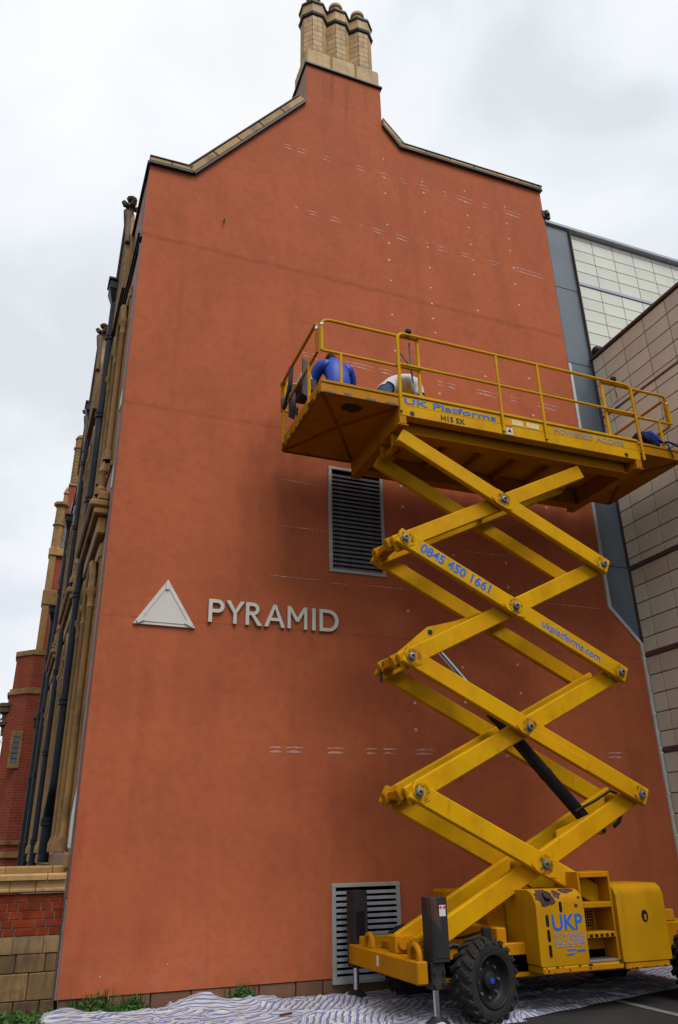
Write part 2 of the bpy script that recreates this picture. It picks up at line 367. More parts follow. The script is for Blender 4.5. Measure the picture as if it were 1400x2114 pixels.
# ================================================================== BRICK HALL WITH THE RENDERED GABLE
hall = thing('brick_hall', 'tall old hall with terracotta-rendered gable wall, triple chimney and drainpipes', 'building', (4.5, .2, 0))
GX0, GX1 = .585, 8.765
outline = [(GX0, .185), (9.30, .185), (9.30, 4.67), (GX1, 5.25), (GX1, 14.66), (5.39, 14.62), (5.02, 15.10), (5.02, 16.20), (3.39, 16.20), (3.39, 15.08), (1.34, 12.36), (GX0, 12.34)]
LOUV = [(3.80, 4.615, 5.40, 7.05), (3.775, 4.605, .165, 1.165)]
def gable():
    bm = bmesh.new(); loops = [outline] + [[(a, c), (b, c), (b, d), (a, d)] for a, b, c, d in LOUV]
    es = []
    for lp in loops:
        vs_ = [bm.verts.new((x, 0, z)) for x, z in lp]
        es += [bm.edges.new((vs_[i], vs_[(i+1) % len(vs_)])) for i in range(len(vs_))]
    r = bmesh.ops.triangle_fill(bm, edges=es, use_beauty=True, use_dissolve=False)
    fs = [f for f in r['geom'] if isinstance(f, bmesh.types.BMFace)]
    ex = bmesh.ops.extrude_face_region(bm, geom=fs)
    for v in ex['geom']:
        if isinstance(v, bmesh.types.BMVert): v.co.y += .36
    bmesh.ops.recalc_face_normals(bm, faces=bm.faces)
    me = bpy.data.meshes.new('wall'); bm.to_mesh(me); bm.free()
    me.materials.append(MAT['render']); me.materials.append(MAT['brick_pink'])
    for p in me.polygons:
        if p.normal.x < -.5: p.material_index = 1
    return me
wall = add('wall', gable(), None, hall); wall['label'] = 'terracotta rendered gable wall'

# chalk strokes and filler dots on the render
def on_wall(u, v): return hit(u, v, 1, 0)
ck = MB()
def stroke(u0, v0, u1, v1, wd=.014, bend=.01):
    a, b = on_wall(u0, v0), on_wall(u1, v1); n = 6; up, lo = [], []
    for i in range(n+1):
        t = i/n; p = a.lerp(b, t); k = 1.5*wd*(.25+.75*math.sin(math.pi*min(1, .12+t*.88)))*random.uniform(.7, 1.1); o = bend*math.sin(math.pi*t)
        up.append(ck.bm.verts.new((p.x, -.0035, p.z+o+k/2))); lo.append(ck.bm.verts.new((p.x, -.0035, p.z+o-k/2)))
    for i in range(n): ck.bm.faces.new((lo[i], lo[i+1], up[i+1], up[i]))
rows = [(585, 297, .30, [(0, 18), (28, 48), (80, 100), (150, 170), (197, 218), (240, 252), (281, 303), (328, 340), (352, 392), (412, 424), (452, 492)]),
        (608, 427, .275, [(0, 10), (27, 48), (74, 96), (133, 142), (160, 184), (208, 238), (270, 278), (296, 316), (342, 364), (402, 424), (448, 512)]),
        (622, 727, .215, [(0, 16), (22, 34), (90, 150), (160, 190), (280, 296), (300, 320), (360, 405), (430, 450), (488, 530)])]
for u0, v0, sl_, mk in rows:
    for a, b in mk:
        stroke(u0+a, v0+a*sl_, u0+b, v0+b*sl_+1, .016); stroke(u0+a+random.uniform(-2, 5), v0+a*sl_+7, u0+b-random.uniform(-2, 5), v0+b*sl_+8, .02)
for a, b in ((556, 585), (590, 626), (675, 712), (755, 780), (788, 820), (858, 897), (930, 945), (1040, 1060), (1255, 1290)):
    stroke(a, 1543+(a-556)*.017, b, 1543+(b-556)*.017, .018, .006); stroke(a+2, 1552+(a-556)*.017, b-3, 1552+(b-556)*.017, .022, .006)
for q in ((558, 1187.5, 612, 1193), (612, 1193, 670, 1198), (680, 1203, 720, 1207), (750, 1208, 843, 1217), (1126, 1245, 1250, 1258), (577, 988, 668, 1005), (578, 1085, 680, 1097), (860, 1120, 905, 1128), (960, 1138, 1060, 1150)): stroke(*q, .01, .0)
P('chalk_mark', ck, 'chalk', wall, kind='stuff')
dm = MB()
for x, z0, z1 in ((5.022, 14.2, 2.9), (5.86, 13.9, 3.2), (6.84, 14.0, 3.2), (7.79, 13.9, 6.0)):
    z = z0
    while z > z1:
        if random.random() < .8: dm.lathe([(0, .004), (.021*random.uniform(.7, 1.2), .004), (.023, 0)], (x+random.uniform(-.015, .015), .0, z), (0, -1, 0), 8)
        z -= random.uniform(.30, .52)
for u, v in ((346, 1990), (207, 2017)): 
    if v: p = on_wall(u, v); dm.lathe([(0, .004), (.007, .004), (.008, 0)], (p.x, 0, p.z), (0, -1, 0), 7)
P('filler_dot', dm, 'dot', wall, kind='stuff')
hk = MB(); hk.tube([(1.90, .0, 11.54), (1.895, -.05, 11.52), (1.89, -.06, 11.44)], .012, 6); P('iron_hook', hk, 'rust', wall)

# plinth stones under the render
x = GX0+.03; i = 0
while x < 9.2:
    w_ = random.choice((.34, .45, .45, .52)); x2 = min(x+w_, 9.29)
    if not (x2 > LOUV[1][0]-.05 and x < LOUV[1][1]+.05) or True:
        b = MB(); b.box(x, x2-.01, .015+random.uniform(-.006, .006), .3, -.02, .178, .008); P('plinth_stone', b, 'plinth', hall)
    x = x2
# edge bead beside the corner
b = MB(); b.box(GX0-.022, GX0-.003, -.006, .02, .185, 1.15); P('corner_bead', b, 'conduit', hall)
b = MB(); b.box(GX0-.028, GX0-.003, -.003, .03, 1.16, 10.6); P('corner_bead', b, 'trim', hall)

# louvre vents
def louvre(a, b, c, d, slatmat, pitch=.0695):
    fr = MB(); t = .052
    for q in ((a-t, b+t, c-t*.9, c), (a-t, b+t, d, d+t*.9), (a-t, a, c, d), (b, b+t, c, d)): fr.box(q[0], q[1], -.03, .10, q[2], q[3], .004)
    o = P('louvre_vent', fr, 'louvre', hall)
    bk = MB(); bk.box(a-.02, b+.02, .20, .24, c-.02, d+.02); P('backing', bk, 'dark', o)
    for za, zb_ in ((c-.01, c+.004), (d-.004, d+.01)):
        ow = MB(); ow.box(a, b, .101, .2, za, zb_); P('lining', ow, 'dark', o)
    n = int((d-c)/pitch); me = None
    for k in range(n):
        z = c+.01+pitch*(k+.5)
        if me is None:
            sm = MB(); sm.hexa([(a+.001, -.018, -.036), (b-.001, -.018, -.036), (b-.001, .040, .030), (a+.001, .040, .030), (a+.001, -.018, -.030), (b-.001, -.018, -.030), (b-.001, .040, .036), (a+.001, .040, .036)])
            sm.box(a+.001, b-.001, -.021, -.0185, -.046, -.014); me = sm.mesh('slat', False)
        s = add('slat', me, slatmat, o); s.location = (0, 0, z)
    return o
o = louvre(*LOUV[0], 'slat_dark'); o['label'] = 'upper dark louvre vent'
o = louvre(*LOUV[1], 'slat', .066); o['label'] = 'lower grey louvre vent'

# coping stones along the verges
def coping(p0, p1, n, m='terra_cope', h=.11, proj=.07):
    p0, p1 = Vector((p0[0], 0, p0[1])), Vector((p1[0], 0, p1[1])); d = (p1-p0); l = d.length; d.normalize(); up = Vector((-d.z, 0, d.x))
    if up.z < 0: up = -up
    for k in range(n):
        a, b_ = l*k/n+.004, l*(k+1)/n-.004; c = p0 + d*(a+b_)/2
        q = MB(); q.obox(c+up*(h/2+.02)+Vector((0, .16, 0)), d*(b_-a)/2, Vector((0, .16+proj, 0)), up*(h/2-.012), .012); P('coping_stone', q, m, hall)
    q = MB(); q.obox(p0+d*l/2+up*.008+Vector((0, .155, 0)), d*(l/2), Vector((0, .165+proj*.9, 0)), up*.016); q.obox(p0+d*l/2+up*(h+.03)+Vector((0, .16, 0)), d*(l/2), Vector((0, .17+proj, 0)), up*.009)
    P('coping_edge', q, 'lead', hall)
coping((GX0-.02, 12.34), (1.30, 12.36), 2); coping((1.34, 12.36), (3.37, 15.06), 5, h=.15); coping((5.40, 14.62), (GX1+.03, 14.66), 6, h=.09)
q = MB(); q.prism([(5.022, 15.12), (5.022, 15.25), (5.46, 14.73), (5.40, 14.645)], XZ, -.07, .32, .006); P('coping_stone', q, 'terra_cope', hall)
q = MB(); q.prism([(5.021, 15.085), (5.021, 15.118), (5.40, 14.643), (5.395, 14.61)], XZ, -.062, .31); q.prism([(5.021, 15.252), (5.021, 15.285), (5.47, 14.76), (5.46, 14.732)], XZ, -.075, .33); P('coping_edge', q, 'lead', hall)

# chimney
ch = MB(); ch.box(3.395, 5.015, .361, .84, 14.2, 16.2); chim = P('chimney', ch, 'brick_pink', hall); chim['label'] = 'triple octagonal terracotta chimney'
q = MB(); q.box(3.35, 5.06, -.05, .90, 16.205, 16.25, .008); q.box(3.375, 5.035, -.025, .88, 16.252, 16.285); P('chimney_ledge', q, 'lead', chim)
for k in range(3):
    q = MB(); xa = 3.40+k*.54; q.box(xa, xa+.534, -.0, .82, 16.288, 16.74, .03); P('base_stone', q, 'terra_clean', chim)
for k in range(3):
    cx = 3.675+k*.525; cy = .36; rr = .285; ph = math.pi/8
    c0 = MB(); c0.lathe([(0, 16.745), (rr-.03, 16.745), (rr-.03, 17.99), (0, 17.99)], (cx, cy, 0), (0, 0, 1), 8, ph); sh = P('shaft', c0, 'mortar', chim)
    # stone courses, each block its own piece
    z = 16.742; ci = 0
    while z < 17.9:
        h_ = .156
        for f in range(8):
            for half in (0, 1):
                a0 = ph+f*math.pi/4; a1 = a0+math.pi/4
                A, B = Vector((math.cos(a0), math.sin(a0), 0)), Vector((math.cos(a1), math.sin(a1), 0))
                if ci % 2: sA, sB = (A, A.lerp(B, .5)) if half == 0 else (A.lerp(B, .5), B)
                else:
                    if half: continue
                    sA, sB = A, B
                mid = (sA+sB)/2
                if mid.y > .55: continue
                sA2, sB2 = sA.lerp(sB, .025), sB.lerp(sA, .025); cc = Vector((cx, cy, 0))
                blk = MB(); blk.hexa([cc+sA2*rr+Vector((0, 0, z)), cc+sB2*rr+Vector((0, 0, z)), cc+sB2*(rr-.06)+Vector((0, 0, z)), cc+sA2*(rr-.06)+Vector((0, 0, z)),
                                      cc+sA2*rr+Vector((0, 0, z+h_-.012)), cc+sB2*rr+Vector((0, 0, z+h_-.012)), cc+sB2*(rr-.06)+Vector((0, 0, z+h_-.012)), cc+sA2*(rr-.06)+Vector((0, 0, z+h_-.012))])
                P('stone_block', blk, 'terra_clean', chim, smooth=False)
        z += h_; ci += 1
    zt = z
    q = MB(); q.lathe([(rr-.02, zt), (rr+.035, zt+.02), (rr+.05, zt+.07), (rr+.01, zt+.11), (rr-.02, zt+.11)], (cx, cy, 0), (0, 0, 1), 8, ph); P('collar', q, 'lead', chim, smooth=False)
    q = MB(); q.lathe([(rr-.04, zt+.112), (rr+.005, zt+.112), (rr+.01, zt+.40), (rr-.04, zt+.40)], (cx, cy, 0), (0, 0, 1), 8, ph); P('cap_stone', q, 'terra_clean', chim, smooth=False)
    q = MB(); q.lathe([(0, zt+.402), (rr+.04, zt+.402), (rr+.045, zt+.45), (rr-.02, zt+.49), (0, zt+.50)], (cx, cy, 0), (0, 0, 1), 8, ph); P('cap_ledge', q, 'lead', chim, smooth=False)
    q = MB(); q.lathe([(0, zt+.50), (.15, zt+.50), (.125, zt+.80), (.16, zt+.82), (.16, zt+.89), (.10, zt+.89), (.10, zt+.80), (0, zt+.8)], (cx, cy, 0), (0, 0, 1), 14); P('chimney_pot', q, 'terra_clean', chim)

# ---- side front of the hall, at a slight skew to the gable
SL = -.022175; UU = Vector((SL, 1, 0)).normalized(); NN = Vector((-UU.y, UU.x, 0)); F0 = Vector((GX0, 0, 0))
def fw(u, n, z): return F0 + UU*u + NN*n + Vector((0, 0, z))
def fbox(mb, u0, u1, n0, n1, z0, z1, bev=0):
    return mb.hexa([fw(u0, n0, z0), fw(u1, n0, z0), fw(u1, n1, z0), fw(u0, n1, z0), fw(u0, n0, z1), fw(u1, n0, z1), fw(u1, n1, z1), fw(u0, n1, z1)], bev)
FEND = 19.0
OPEN = [(.75, 2.55), (5.0, 6.9), (10.1, 12.0)]; ZO = [(1.64, 5.45), (7.0, 10.05)]
fm = MB(); us = [.37]
for a, b_ in OPEN: us += [a, b_]
us.append(FEND)
for k in range(0, len(us), 2): fbox(fm, us[k], us[k+1], -.38, 0, 0, 12.34)
for a, b_ in OPEN:
    for z0, z1 in ((0, ZO[0][0]), (ZO[0][1], ZO[1][0]), (ZO[1][1], 12.34)): fbox(fm, a, b_, -.38, 0, z0, z1)
fwall = P('side_wall', fm, 'brick_pink', hall, smooth=False)
q = MB(); fbox(q, -.01, FEND, -.40, .05, 12.36, 12.42); P('parapet_edge', q, 'lead', hall)
q = MB(); fbox(q, -.005, FEND, 0.002, .07, 10.80, 10.86); fbox(q, -.005, FEND, .002, .04, 10.74, 10.798); P('string_course', q, 'lead', hall)
q = MB(); fbox(q, .05, FEND, 0.002, .06, 1.45, 1.62, .02); P('sill_course', q, 'terra', hall)
def column(u, n, z0, z1, r, parent):
    c = MB(); o_ = fw(u, n, 0)
    c.lathe([(r*1.8, z0), (r*1.8, z0+.12), (r*1.3, z0+.16), (r, z0+.22), (r, z1-.30), (r*1.35, z1-.27), (r*1.05, z1-.23), (r*1.2, z1-.12), (r*1.9, z1-.06), (r*1.9, z1)], o_, (0, 0, 1), 12)
    P('colonnette', c, 'terra', parent)
for bi, (a, b_) in enumerate(OPEN):
    for zi, (z0, z1) in enumerate(ZO):
        fr = MB()
        for uu_ in (a, (a+b_)/2, b_): fbox(fr, uu_-.08, uu_+.08, -.18, .02, z0, z1, .015)
        fbox(fr, a-.1, b_+.1, -.18, .05, z1-.02, z1+.22, .03); fbox(fr, a-.08, b_+.08, -.2, .04, z0-.10, z0-.001, .015) if zi else None
        wn = P('window', fr, 'terra', hall)
        for c0, c1 in ((a+.09, (a+b_)/2-.09), ((a+b_)/2+.09, b_-.09)):
            gq = MB(); fbox(gq, c0, c1, -.16, -.14, z0, z1-.02); P('pane', gq, 'glass', wn)
            mq = MB(); [fbox(mq, c0, c1, -.139, -.11, z0+(z1-z0)*k/4-.02, z0+(z1-z0)*k/4+.02) for k in (1, 2, 3)]; P('glazing_bar', mq, 'terra_clean', wn)
            # pointed hood of ribs over each light
            hm = MB(); cu_ = (c0+c1)/2; hh = .55
            pts = [fw(c0-.06, .085, z1-.50)] + [fw(cu_-(cu_-c0+.06)*math.cos(t*math.pi/2)**1.0, .085, z1-.50+hh*math.sin(t*math.pi/2)**.8) for t in (.3, .6, .85, 1)] + [fw(cu_+(c1-cu_+.06)*math.cos(t*math.pi/2), .085, z1-.50+hh*math.sin(t*math.pi/2)**.8) for t in (.85, .6, .3)] + [fw(c1+.06, .085, z1-.50)]
            hm.tube(pts, .05, 6); P('hood_mould', hm, 'terra', wn)
        for uu_ in (a, (a+b_)/2, b_): column(uu_, .075, z0, z1-.45, .042, wn)
    cm = MB(); fbox(cm, a-.28, b_+.22, .0, .20, 6.02, 6.12, .02); fbox(cm, a-.30, b_+.25, .0, .27, 6.125, 6.24, .03); fbox(cm, a-.26, b_+.2, .0, .16, 6.245, 6.40, .03); fbox(cm, a-.2, b_+.15, .0, .12, 5.75, 6.015, .02)
    P('cornice', cm, 'terra', hall)
    for uu_ in (a-.02, b_+.02):
        pm = MB(); pm.lathe([(.09, 6.405), (.09, 6.5), (.05, 6.55), (.045, 6.75), (.075, 6.8), (.05, 6.88), (0, 7.0)], fw(uu_, .12, 0), (0, 0, 1), 8); P('pinnacle', pm, 'terra', hall)
# gablets with finials standing above the string course
for k, (uc, nn_, zt) in enumerate(((2.3, .13, 13.35), (6.7, .18, 13.35), (10.9, .10, 13.4))):
    gm = MB(); fnc = lambda aa, bb, d, uc=uc: fw(uc+aa, d, bb)
    gm.prism([(-.75, 10.9), (.75, 10.9), (.75, 11.9), (.5, 12.35), (.12, zt-.25), (0, zt), (-.12, zt-.25), (-.5, 12.35), (-.75, 11.9)], fnc, .003, nn_); go = P('gablet', gm, 'terra', hall)
    em = MB(); em.tube([fw(uc-.78, nn_, 11.9), fw(uc-.52, nn_, 12.38), fw(uc-.13, nn_, zt-.22), fw(uc, nn_, zt+.04), fw(uc+.13, nn_, zt-.22), fw(uc+.52, nn_, 12.38), fw(uc+.78, nn_, 11.9)], .05, 6); P('gablet_edge', em, 'terra_dark', go)
    for zz in np.arange(11.1, 12.9, .22):
        jm = MB(); hw = .7 if zz < 11.9 else .7*(13.3-zz)/1.5; fbox(jm, uc-hw, uc+hw, nn_+.002, nn_+.006, zz, zz+.012); P('stone_joint', jm, 'terra_dark', go)
    f = MB(); o_ = fw(uc, nn_*.7, 0); f.lathe([(.07, zt-.02), (.06, zt+.1), (.10, zt+.13), (.05, zt+.18), (.04, zt+.30), (.09, zt+.33), (.11, zt+.38), (.05, zt+.44), (.0, zt+.47)], o_, (0, 0, 1), 8)
    for ang in range(4):
        dv = Vector((math.cos(ang*math.pi/2+.3), math.sin(ang*math.pi/2+.3), 0))
        f.tube([o_+Vector((0, 0, zt+.16)), o_+dv*.12+Vector((0, 0, zt+.17)), o_+dv*.17+Vector((0, 0, zt+.23))], [.04, .06, .045], 6)
    P('finial', f, 'terra_dark', go)
# drainpipes with hoppers
def pipe(u, n, ztop, zbot, r, hop=True, off=None, kick=None, nlow=None):
    c = MB(); pts = [fw(u, n, ztop)]
    if off: zo, du, dn = off; pts += [fw(u, n, zo+.25), fw(u+du, n+dn, zo-.1)]; u2, n2 = u+du, n+dn
    else: u2, n2 = u, n
    if kick: zk, du, dn = kick; pts += [fw(u2, n2, zk+.2), fw(u2+du, n2+dn, zk-.2)]; u2, n2 = u2+du, n2+dn
    pts.append(fw(u2, n2, zbot)); c.tube(fillet(pts, .09, 3), r, 12); o_ = P('drainpipe', c, 'iron', hall)
    z = zbot+.5
    while z < ztop-.4:
        uu_, nn_ = (u2, n2)
        if kick and z > kick[0]+.25: uu_, nn_ = uu_-kick[1], nn_-kick[2]
        if off and z > off[0]: uu_, nn_ = u, n
        k = MB(); k.lathe([(r, 0), (r*1.28, .01), (r*1.28, .06), (r*1.1, .07), (r*1.28, .08), (r*1.28, .12), (r, .13)], fw(uu_, nn_, z), (0, 0, 1), 12); k.beam(fw(uu_, 0, z+.065), fw(uu_, nn_, z+.065), .10, .03); P('pipe_collar', k, 'iron', o_); z += 1.75
    if hop:
        h = MB(); fbox(h, u-.17, u+.17, n-.13, n+.15, ztop+.20, ztop+.42, .02); fbox(h, u-.2, u+.2, n-.16, n+.18, ztop+.40, ztop+.46, .01)
        A = [fw(u-.16, n-.12, ztop+.2), fw(u+.16, n-.12, ztop+.2), fw(u+.16, n+.14, ztop+.2), fw(u-.16, n+.14, ztop+.2)]; B = [fw(u-.07, n-.05, ztop-.06), fw(u+.07, n-.05, ztop-.06), fw(u+.07, n+.07, ztop-.06), fw(u-.07, n+.07, ztop-.06)]
        h.hexa(B+A); P('hopper_head', h, 'iron', o_)
pipe(3.05, .13, 11.7, 1.5, .082, off=(8.6, -.06, .0), kick=(2.35, .35, .02))
pipe(8.3, .10, 11.9, 1.3, .078); pipe(13.6, .10, 10.9, 1.3, .078); pipe(14.9, .17, 8.3, 1.3, .078); pipe(15.5, .14, 4.95, 1.3, .07)
# white filler patches down the corner
for u_, v_, w_, h_ in ((250, 818, .16, .28), (233, 982, .10, .32), (152, 1690, .30, .62)):
    p = on_wall(u_+4, v_); q = MB()
    q.prism([(.01, -h_/2), (.01+w_*1.3, -h_/2+.01), (.01+w_*1.2, h_*.1), (.01+w_*.5, h_*.4), (.012, h_/2)], lambda a, b_, d, z=p.z: fw(a+.02, d, z+b_), .002, .035); P('filler_patch', q, 'white', hall)

# ================================================================== FAR WING: TURRET, BAY, STACK
wing = thing('brick_wing', 'far red brick wing with octagonal turret, pinnacle and terracotta stack', 'building', (-.2, 18, 0))
def octa(mb, cx, cy, r, z0, z1): return mb.lathe([(0, z0), (r, z0), (r, z1), (0, z1)], (cx, cy, 0), (0, 0, 1), 8, math.pi/8)
TX, TY, TR = .02, 17.6, 1.02
t_ = MB(); octa(t_, TX, TY, TR, 0, 6.35); octa(t_, TX, TY, TR*.93, 6.55, 7.62); tur = P('turret', t_, 'brick', wing, smooth=False); tur['label'] = 'octagonal red brick turret'
for z0, z1, r in ((6.35, 6.45, 1.06), (6.45, 6.55, 1.0), (1.9, 2.02, 1.07), (1.55, 1.72, 1.09), (1.1, 1.25, 1.10)):
    q = MB(); octa(q, TX, TY, TR*r, z0+.002, z1-.002); P('string_course', q, 'terra', tur, smooth=False)
for k in range(8):
    a = math.pi/8+k*math.pi/4; b_ = a+math.pi/4; q = MB(); r0 = TR*.98; r1 = TR*.6
    A, B = Vector((math.cos(a), math.sin(a), 0)), Vector((math.cos(b_), math.sin(b_), 0)); c = Vector((TX, TY, 0)); A, B = A.lerp(B, .01), B.lerp(A, .01)
    q.hexa([c+A*r0+Vector((0, 0, 7.622)), c+B*r0+Vector((0, 0, 7.622)), c+B*r1+Vector((0, 0, 7.622)), c+A*r1+Vector((0, 0, 7.622)), c+A*r0+Vector((0, 0, 7.78)), c+B*r0+Vector((0, 0, 7.78)), c+B*r1+Vector((0, 0, 7.86)), c+A*r1+Vector((0, 0, 7.86))]); P('coping_stone', q, 'terra', tur, smooth=False)
wp = hit(31, 1550, 1, TY-TR*.9)
q = MB(); wx, wz, wy = wp.x, wp.z, TY-TR*.924
for bb in ((wx-.17, wx-.09, wz-.40, wz+.42), (wx+.09, wx+.17, wz-.40, wz+.42), (wx-.17, wx+.17, wz+.42, wz+.60), (wx-.17, wx+.17, wz-.52, wz-.40)): q.box(bb[0], bb[1], wy-.03, wy+.1, bb[2], bb[3], .006)
tw = P('window', q, 'terra', tur); q = MB(); q.box(wx-.09, wx+.09, wy-.012, wy+.0, wz-.40, wz+.42); P('pane', q, 'slatepanel', tw)
q = MB(); [q.box(wx-.09, wx+.09, wy-.018, wy-.013, wz-.4+.16*k, wz-.385+.16*k) for k in range(1, 5)]; P('glazing_bar', q, 'dark', tw)
# projecting bay
q = MB(); q.box(-.27, 3.0, 20.2, 30, 0, 12.6); bay = P('bay', q, 'brick', wing, smooth=False)
q = MB(); q.box(-.36, -.10, 20.11, 20.5, 0, 12.3, .03); P('quoin_shaft', q, 'terra', bay)
for z0, z1 in ((8.2, 8.4), (10.3, 10.9), (12.3, 12.62)):
    q = MB(); q.box(-.40, .6, 20.07, 20.6, z0, z1, .03); P('string_course', q, 'terra', bay)
q = MB(); q.lathe([(.23, 12.62), (.20, 12.7), (.19, 13.6), (.24, 13.62), (.24, 13.68), (.19, 13.7), (.18, 14.4), (.30, 14.5), (.30, 14.6), (.22, 14.62), (0, 14.66)], (-.16, 20.3, 0), (0, 0, 1), 8); P('pinnacle', q, 'terra', bay, smooth=False)
q = MB(); q.lathe([(.10, 14.66), (.08, 15.1), (.12, 15.15), (0, 15.5)], (-.05, 20.5, 0), (0, 0, 1), 8); P('pinnacle', q, 'terra', bay, smooth=False)
q = MB(); q.hexa([(-.1, 20.45, 12.64), (3, 20.45, 12.64), (3, 30, 12.64), (-.1, 30, 12.64), (.22, 20.6, 14.9), (2.6, 20.6, 14.9), (2.6, 30, 14.9), (.22, 30, 14.9)]); P('roof', q, 'slate', bay, smooth=False)
q = MB(); q.box(.02, .80, 21.5, 22.6, 14, 16.0); st = P('stack', q, 'brick', wing, smooth=False)
q = MB(); q.box(-.01, .83, 21.45, 22.65, 16.0, 16.1, .02); P('stack_ledge', q, 'terra', st)
q = MB(); q.lathe([(.30, 16.1), (.29, 17.9), (.34, 17.95), (.34, 18.05), (.29, 18.08), (.29, 18.4), (.33, 18.45), (.27, 18.6), (0, 18.62)], (.33, 21.9, 0), (0, 0, 1), 8); P('stack_shaft', q, 'terra', st, smooth=False)
for k in range(10):
    q = MB(); q.lathe([(.291, 16.25+k*.17), (.302, 16.25+k*.17), (.302, 16.262+k*.17), (.291, 16.262+k*.17)], (.33, 21.9, 0), (0, 0, 1), 8); P('stone_joint', q, 'terra_dark', st, smooth=False)
# stone corbels on the turret's outer side
q = MB(); q.lathe([(0, 5.1), (.10, 5.1), (.12, 5.35), (.2, 5.42), (.2, 5.52), (.13, 5.56), (.15, 5.75), (.26, 5.82), (.26, 5.95), (.3, 6.0), (.3, 6.1), (0, 6.12)], (TX-.92, TY-.25, 0), (0, 0, 1), 8)
P('corbel', q, 'terra_dark', tur)

# ================================================================== LOW BRICK WALL
low = thing('boundary_wall', 'low red brick wall with terracotta coping and sooty stone plinth beside the gable', 'wall', (-.5, .1, 0))
X1W = GX0-.035; X0W = -2.4; YW = .045
q = MB(); q.box(X0W, X1W, YW+.012, YW+.33, -.1, 1.20); P('core', q, 'mortar', low)
for k in range(5):      # bricks, headers and stretchers in turn
    z = .802+k*.0815; x = X0W+(.0 if k % 2 else -.06)+k*.021; j = k
    while x < X1W:
        w_ = .222 if j % 2 else .107; j += 1; a, b_ = max(x, X0W), min(x+w_, X1W)
        if b_-a > .02:
            q = MB(); yo = random.uniform(-.002, .003); q.box(a, b_, YW+yo, YW+.06, z, z+.0725, .003); P('brick', q, 'onebrick', low)
        x += w_+.009
def blocks(z0, z1, y0, widths, m, name='stone', prof=None, x0=X0W):
    x = x0; j = 0
    while x < X1W-.02:
        w_ = widths[j % len(widths)]; j += 1; b_ = min(x+w_, X1W)
        q = MB(); q.box(x, b_-.007, y0+random.uniform(-.004, .004), YW+.2, z0, z1, .008) if not prof else q.prism(prof, lambda a, b2, d: Vector((d, a, b2)), x, b_-.007)
        P(name, q, m if isinstance(m, str) else random.choice(m), low); x = b_
blocks(.455, .632, YW-.035, (.30, .27, .33, .22, .36, .25, .31, .26, .23), ['terra_dark', 'terra_dark', 'terra_dark', 'terra_mid'])
blocks(.20, .45, YW-.05, (.38, .30, .33, .42, .28, .36, .31, .30), ['terra_dark', 'terra_mid', 'terra_dark', 'terra_dark'])
blocks(-.02, .195, YW-.055, (.30, .38, .26), 'terra_dark')
blocks(.638, .795, 0, (.36, .33, .40, .30, .37, .34, .38, .31), 'terra_mid', 'plinth_course', [(YW-.045, .638), (YW+.2, .638), (YW+.2, .795), (YW-.002, .795), (YW-.045, .70)])
blocks(1.222, 1.345, 0, (.42, .25, .40, .26, .39, .25, .40, .27), 'terra_cope', 'coping_stone', [(YW-.02, 1.222), (YW+.3, 1.222), (YW+.3, 1.345), (YW-.03, 1.345), (YW-.03, 1.27), (YW-.05, 1.255), (YW-.05, 1.235)])
blocks(1.35, 1.415, 0, (.60, .5, .55), 'terra_cope', 'coping_cap', [(YW-.075, 1.35), (YW+.34, 1.35), (YW+.34, 1.415), (YW-.055, 1.415), (YW-.075, 1.395)])
blocks(1.418, 1.49, 0, (.45, .45, .5), 'terra', 'coping_step', [(YW+.12, 1.418), (YW+.34, 1.418), (YW+.34, 1.49), (YW+.14, 1.49), (YW+.12, 1.47)])

# ================================================================== TILED MODERN BUILDING
tb = thing('tiled_building', 'modern block clad in pale and tan square tiles, adjoining the gable', 'building', (12, 0, 0))
TXp = 9.40; ZT = 10.42
q = MB(); q.box(TXp+.012, 15.5, -7.0, .03, 0, ZT-.01); lowb = P('lower_wing', q, 'grout', tb, smooth=False); lowb['label'] = 'tan tiled lower wing'
bands = [9.09-1.53*k for k in range(6)]
rowz = []
z = 10.40
while z > .2:
    z2 = z-.300
    bd = [b_ for b_ in bands if z2-.02 < b_ < z-.02]
    if bd and abs(bd[0]-z2) < .14: z2 = bd[0]+.03
    rowz.append((z2, z)); z = z2-(.08 if any(abs(b_+.03-z2) < .002 for b_ in bands) else 0)
cache = {}
def tile_me(w_, h_, ax):
    k = (round(w_, 3), round(h_, 3), ax)
    if k not in cache:
        q = MB()
        if ax == 'x': q.box(-.010, .014, -w_/2, w_/2, -h_/2, h_/2, .004)
        else: q.box(-w_/2, w_/2, -.010, .014, -h_/2, h_/2, .004)
        cache[k] = q.mesh('tile', False)
    return cache[k]
rest = MB()
for ri, (z2, z1) in enumerate(rowz):
    ye = 0.03
    for ci in range(13):
        ya = -.29-.555*(ci-1) if ci else .03; yb = -.29-.555*ci
        w_, h_ = ya-yb-.018, z1-z2-.018; yc, zc = (ya+yb)/2, (z1+z2)/2
        if ci < 6 and h_ > .05:
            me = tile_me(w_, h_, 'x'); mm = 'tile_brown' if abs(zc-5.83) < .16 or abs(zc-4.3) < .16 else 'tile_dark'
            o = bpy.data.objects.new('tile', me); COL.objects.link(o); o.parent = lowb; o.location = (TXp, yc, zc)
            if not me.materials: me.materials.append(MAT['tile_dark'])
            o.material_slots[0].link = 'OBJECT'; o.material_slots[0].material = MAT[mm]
        elif h_ > .05: rest.box(TXp-.010, TXp+.014, yc-w_/2, yc+w_/2, zc-h_/2, zc+h_/2, .004)
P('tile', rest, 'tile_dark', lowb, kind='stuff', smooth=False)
for b_ in bands:
    q = MB(); q.box(TXp-.016, TXp+.013, -6.99, .029, b_-.032, b_+.018); P('band', q, 'trim', lowb)
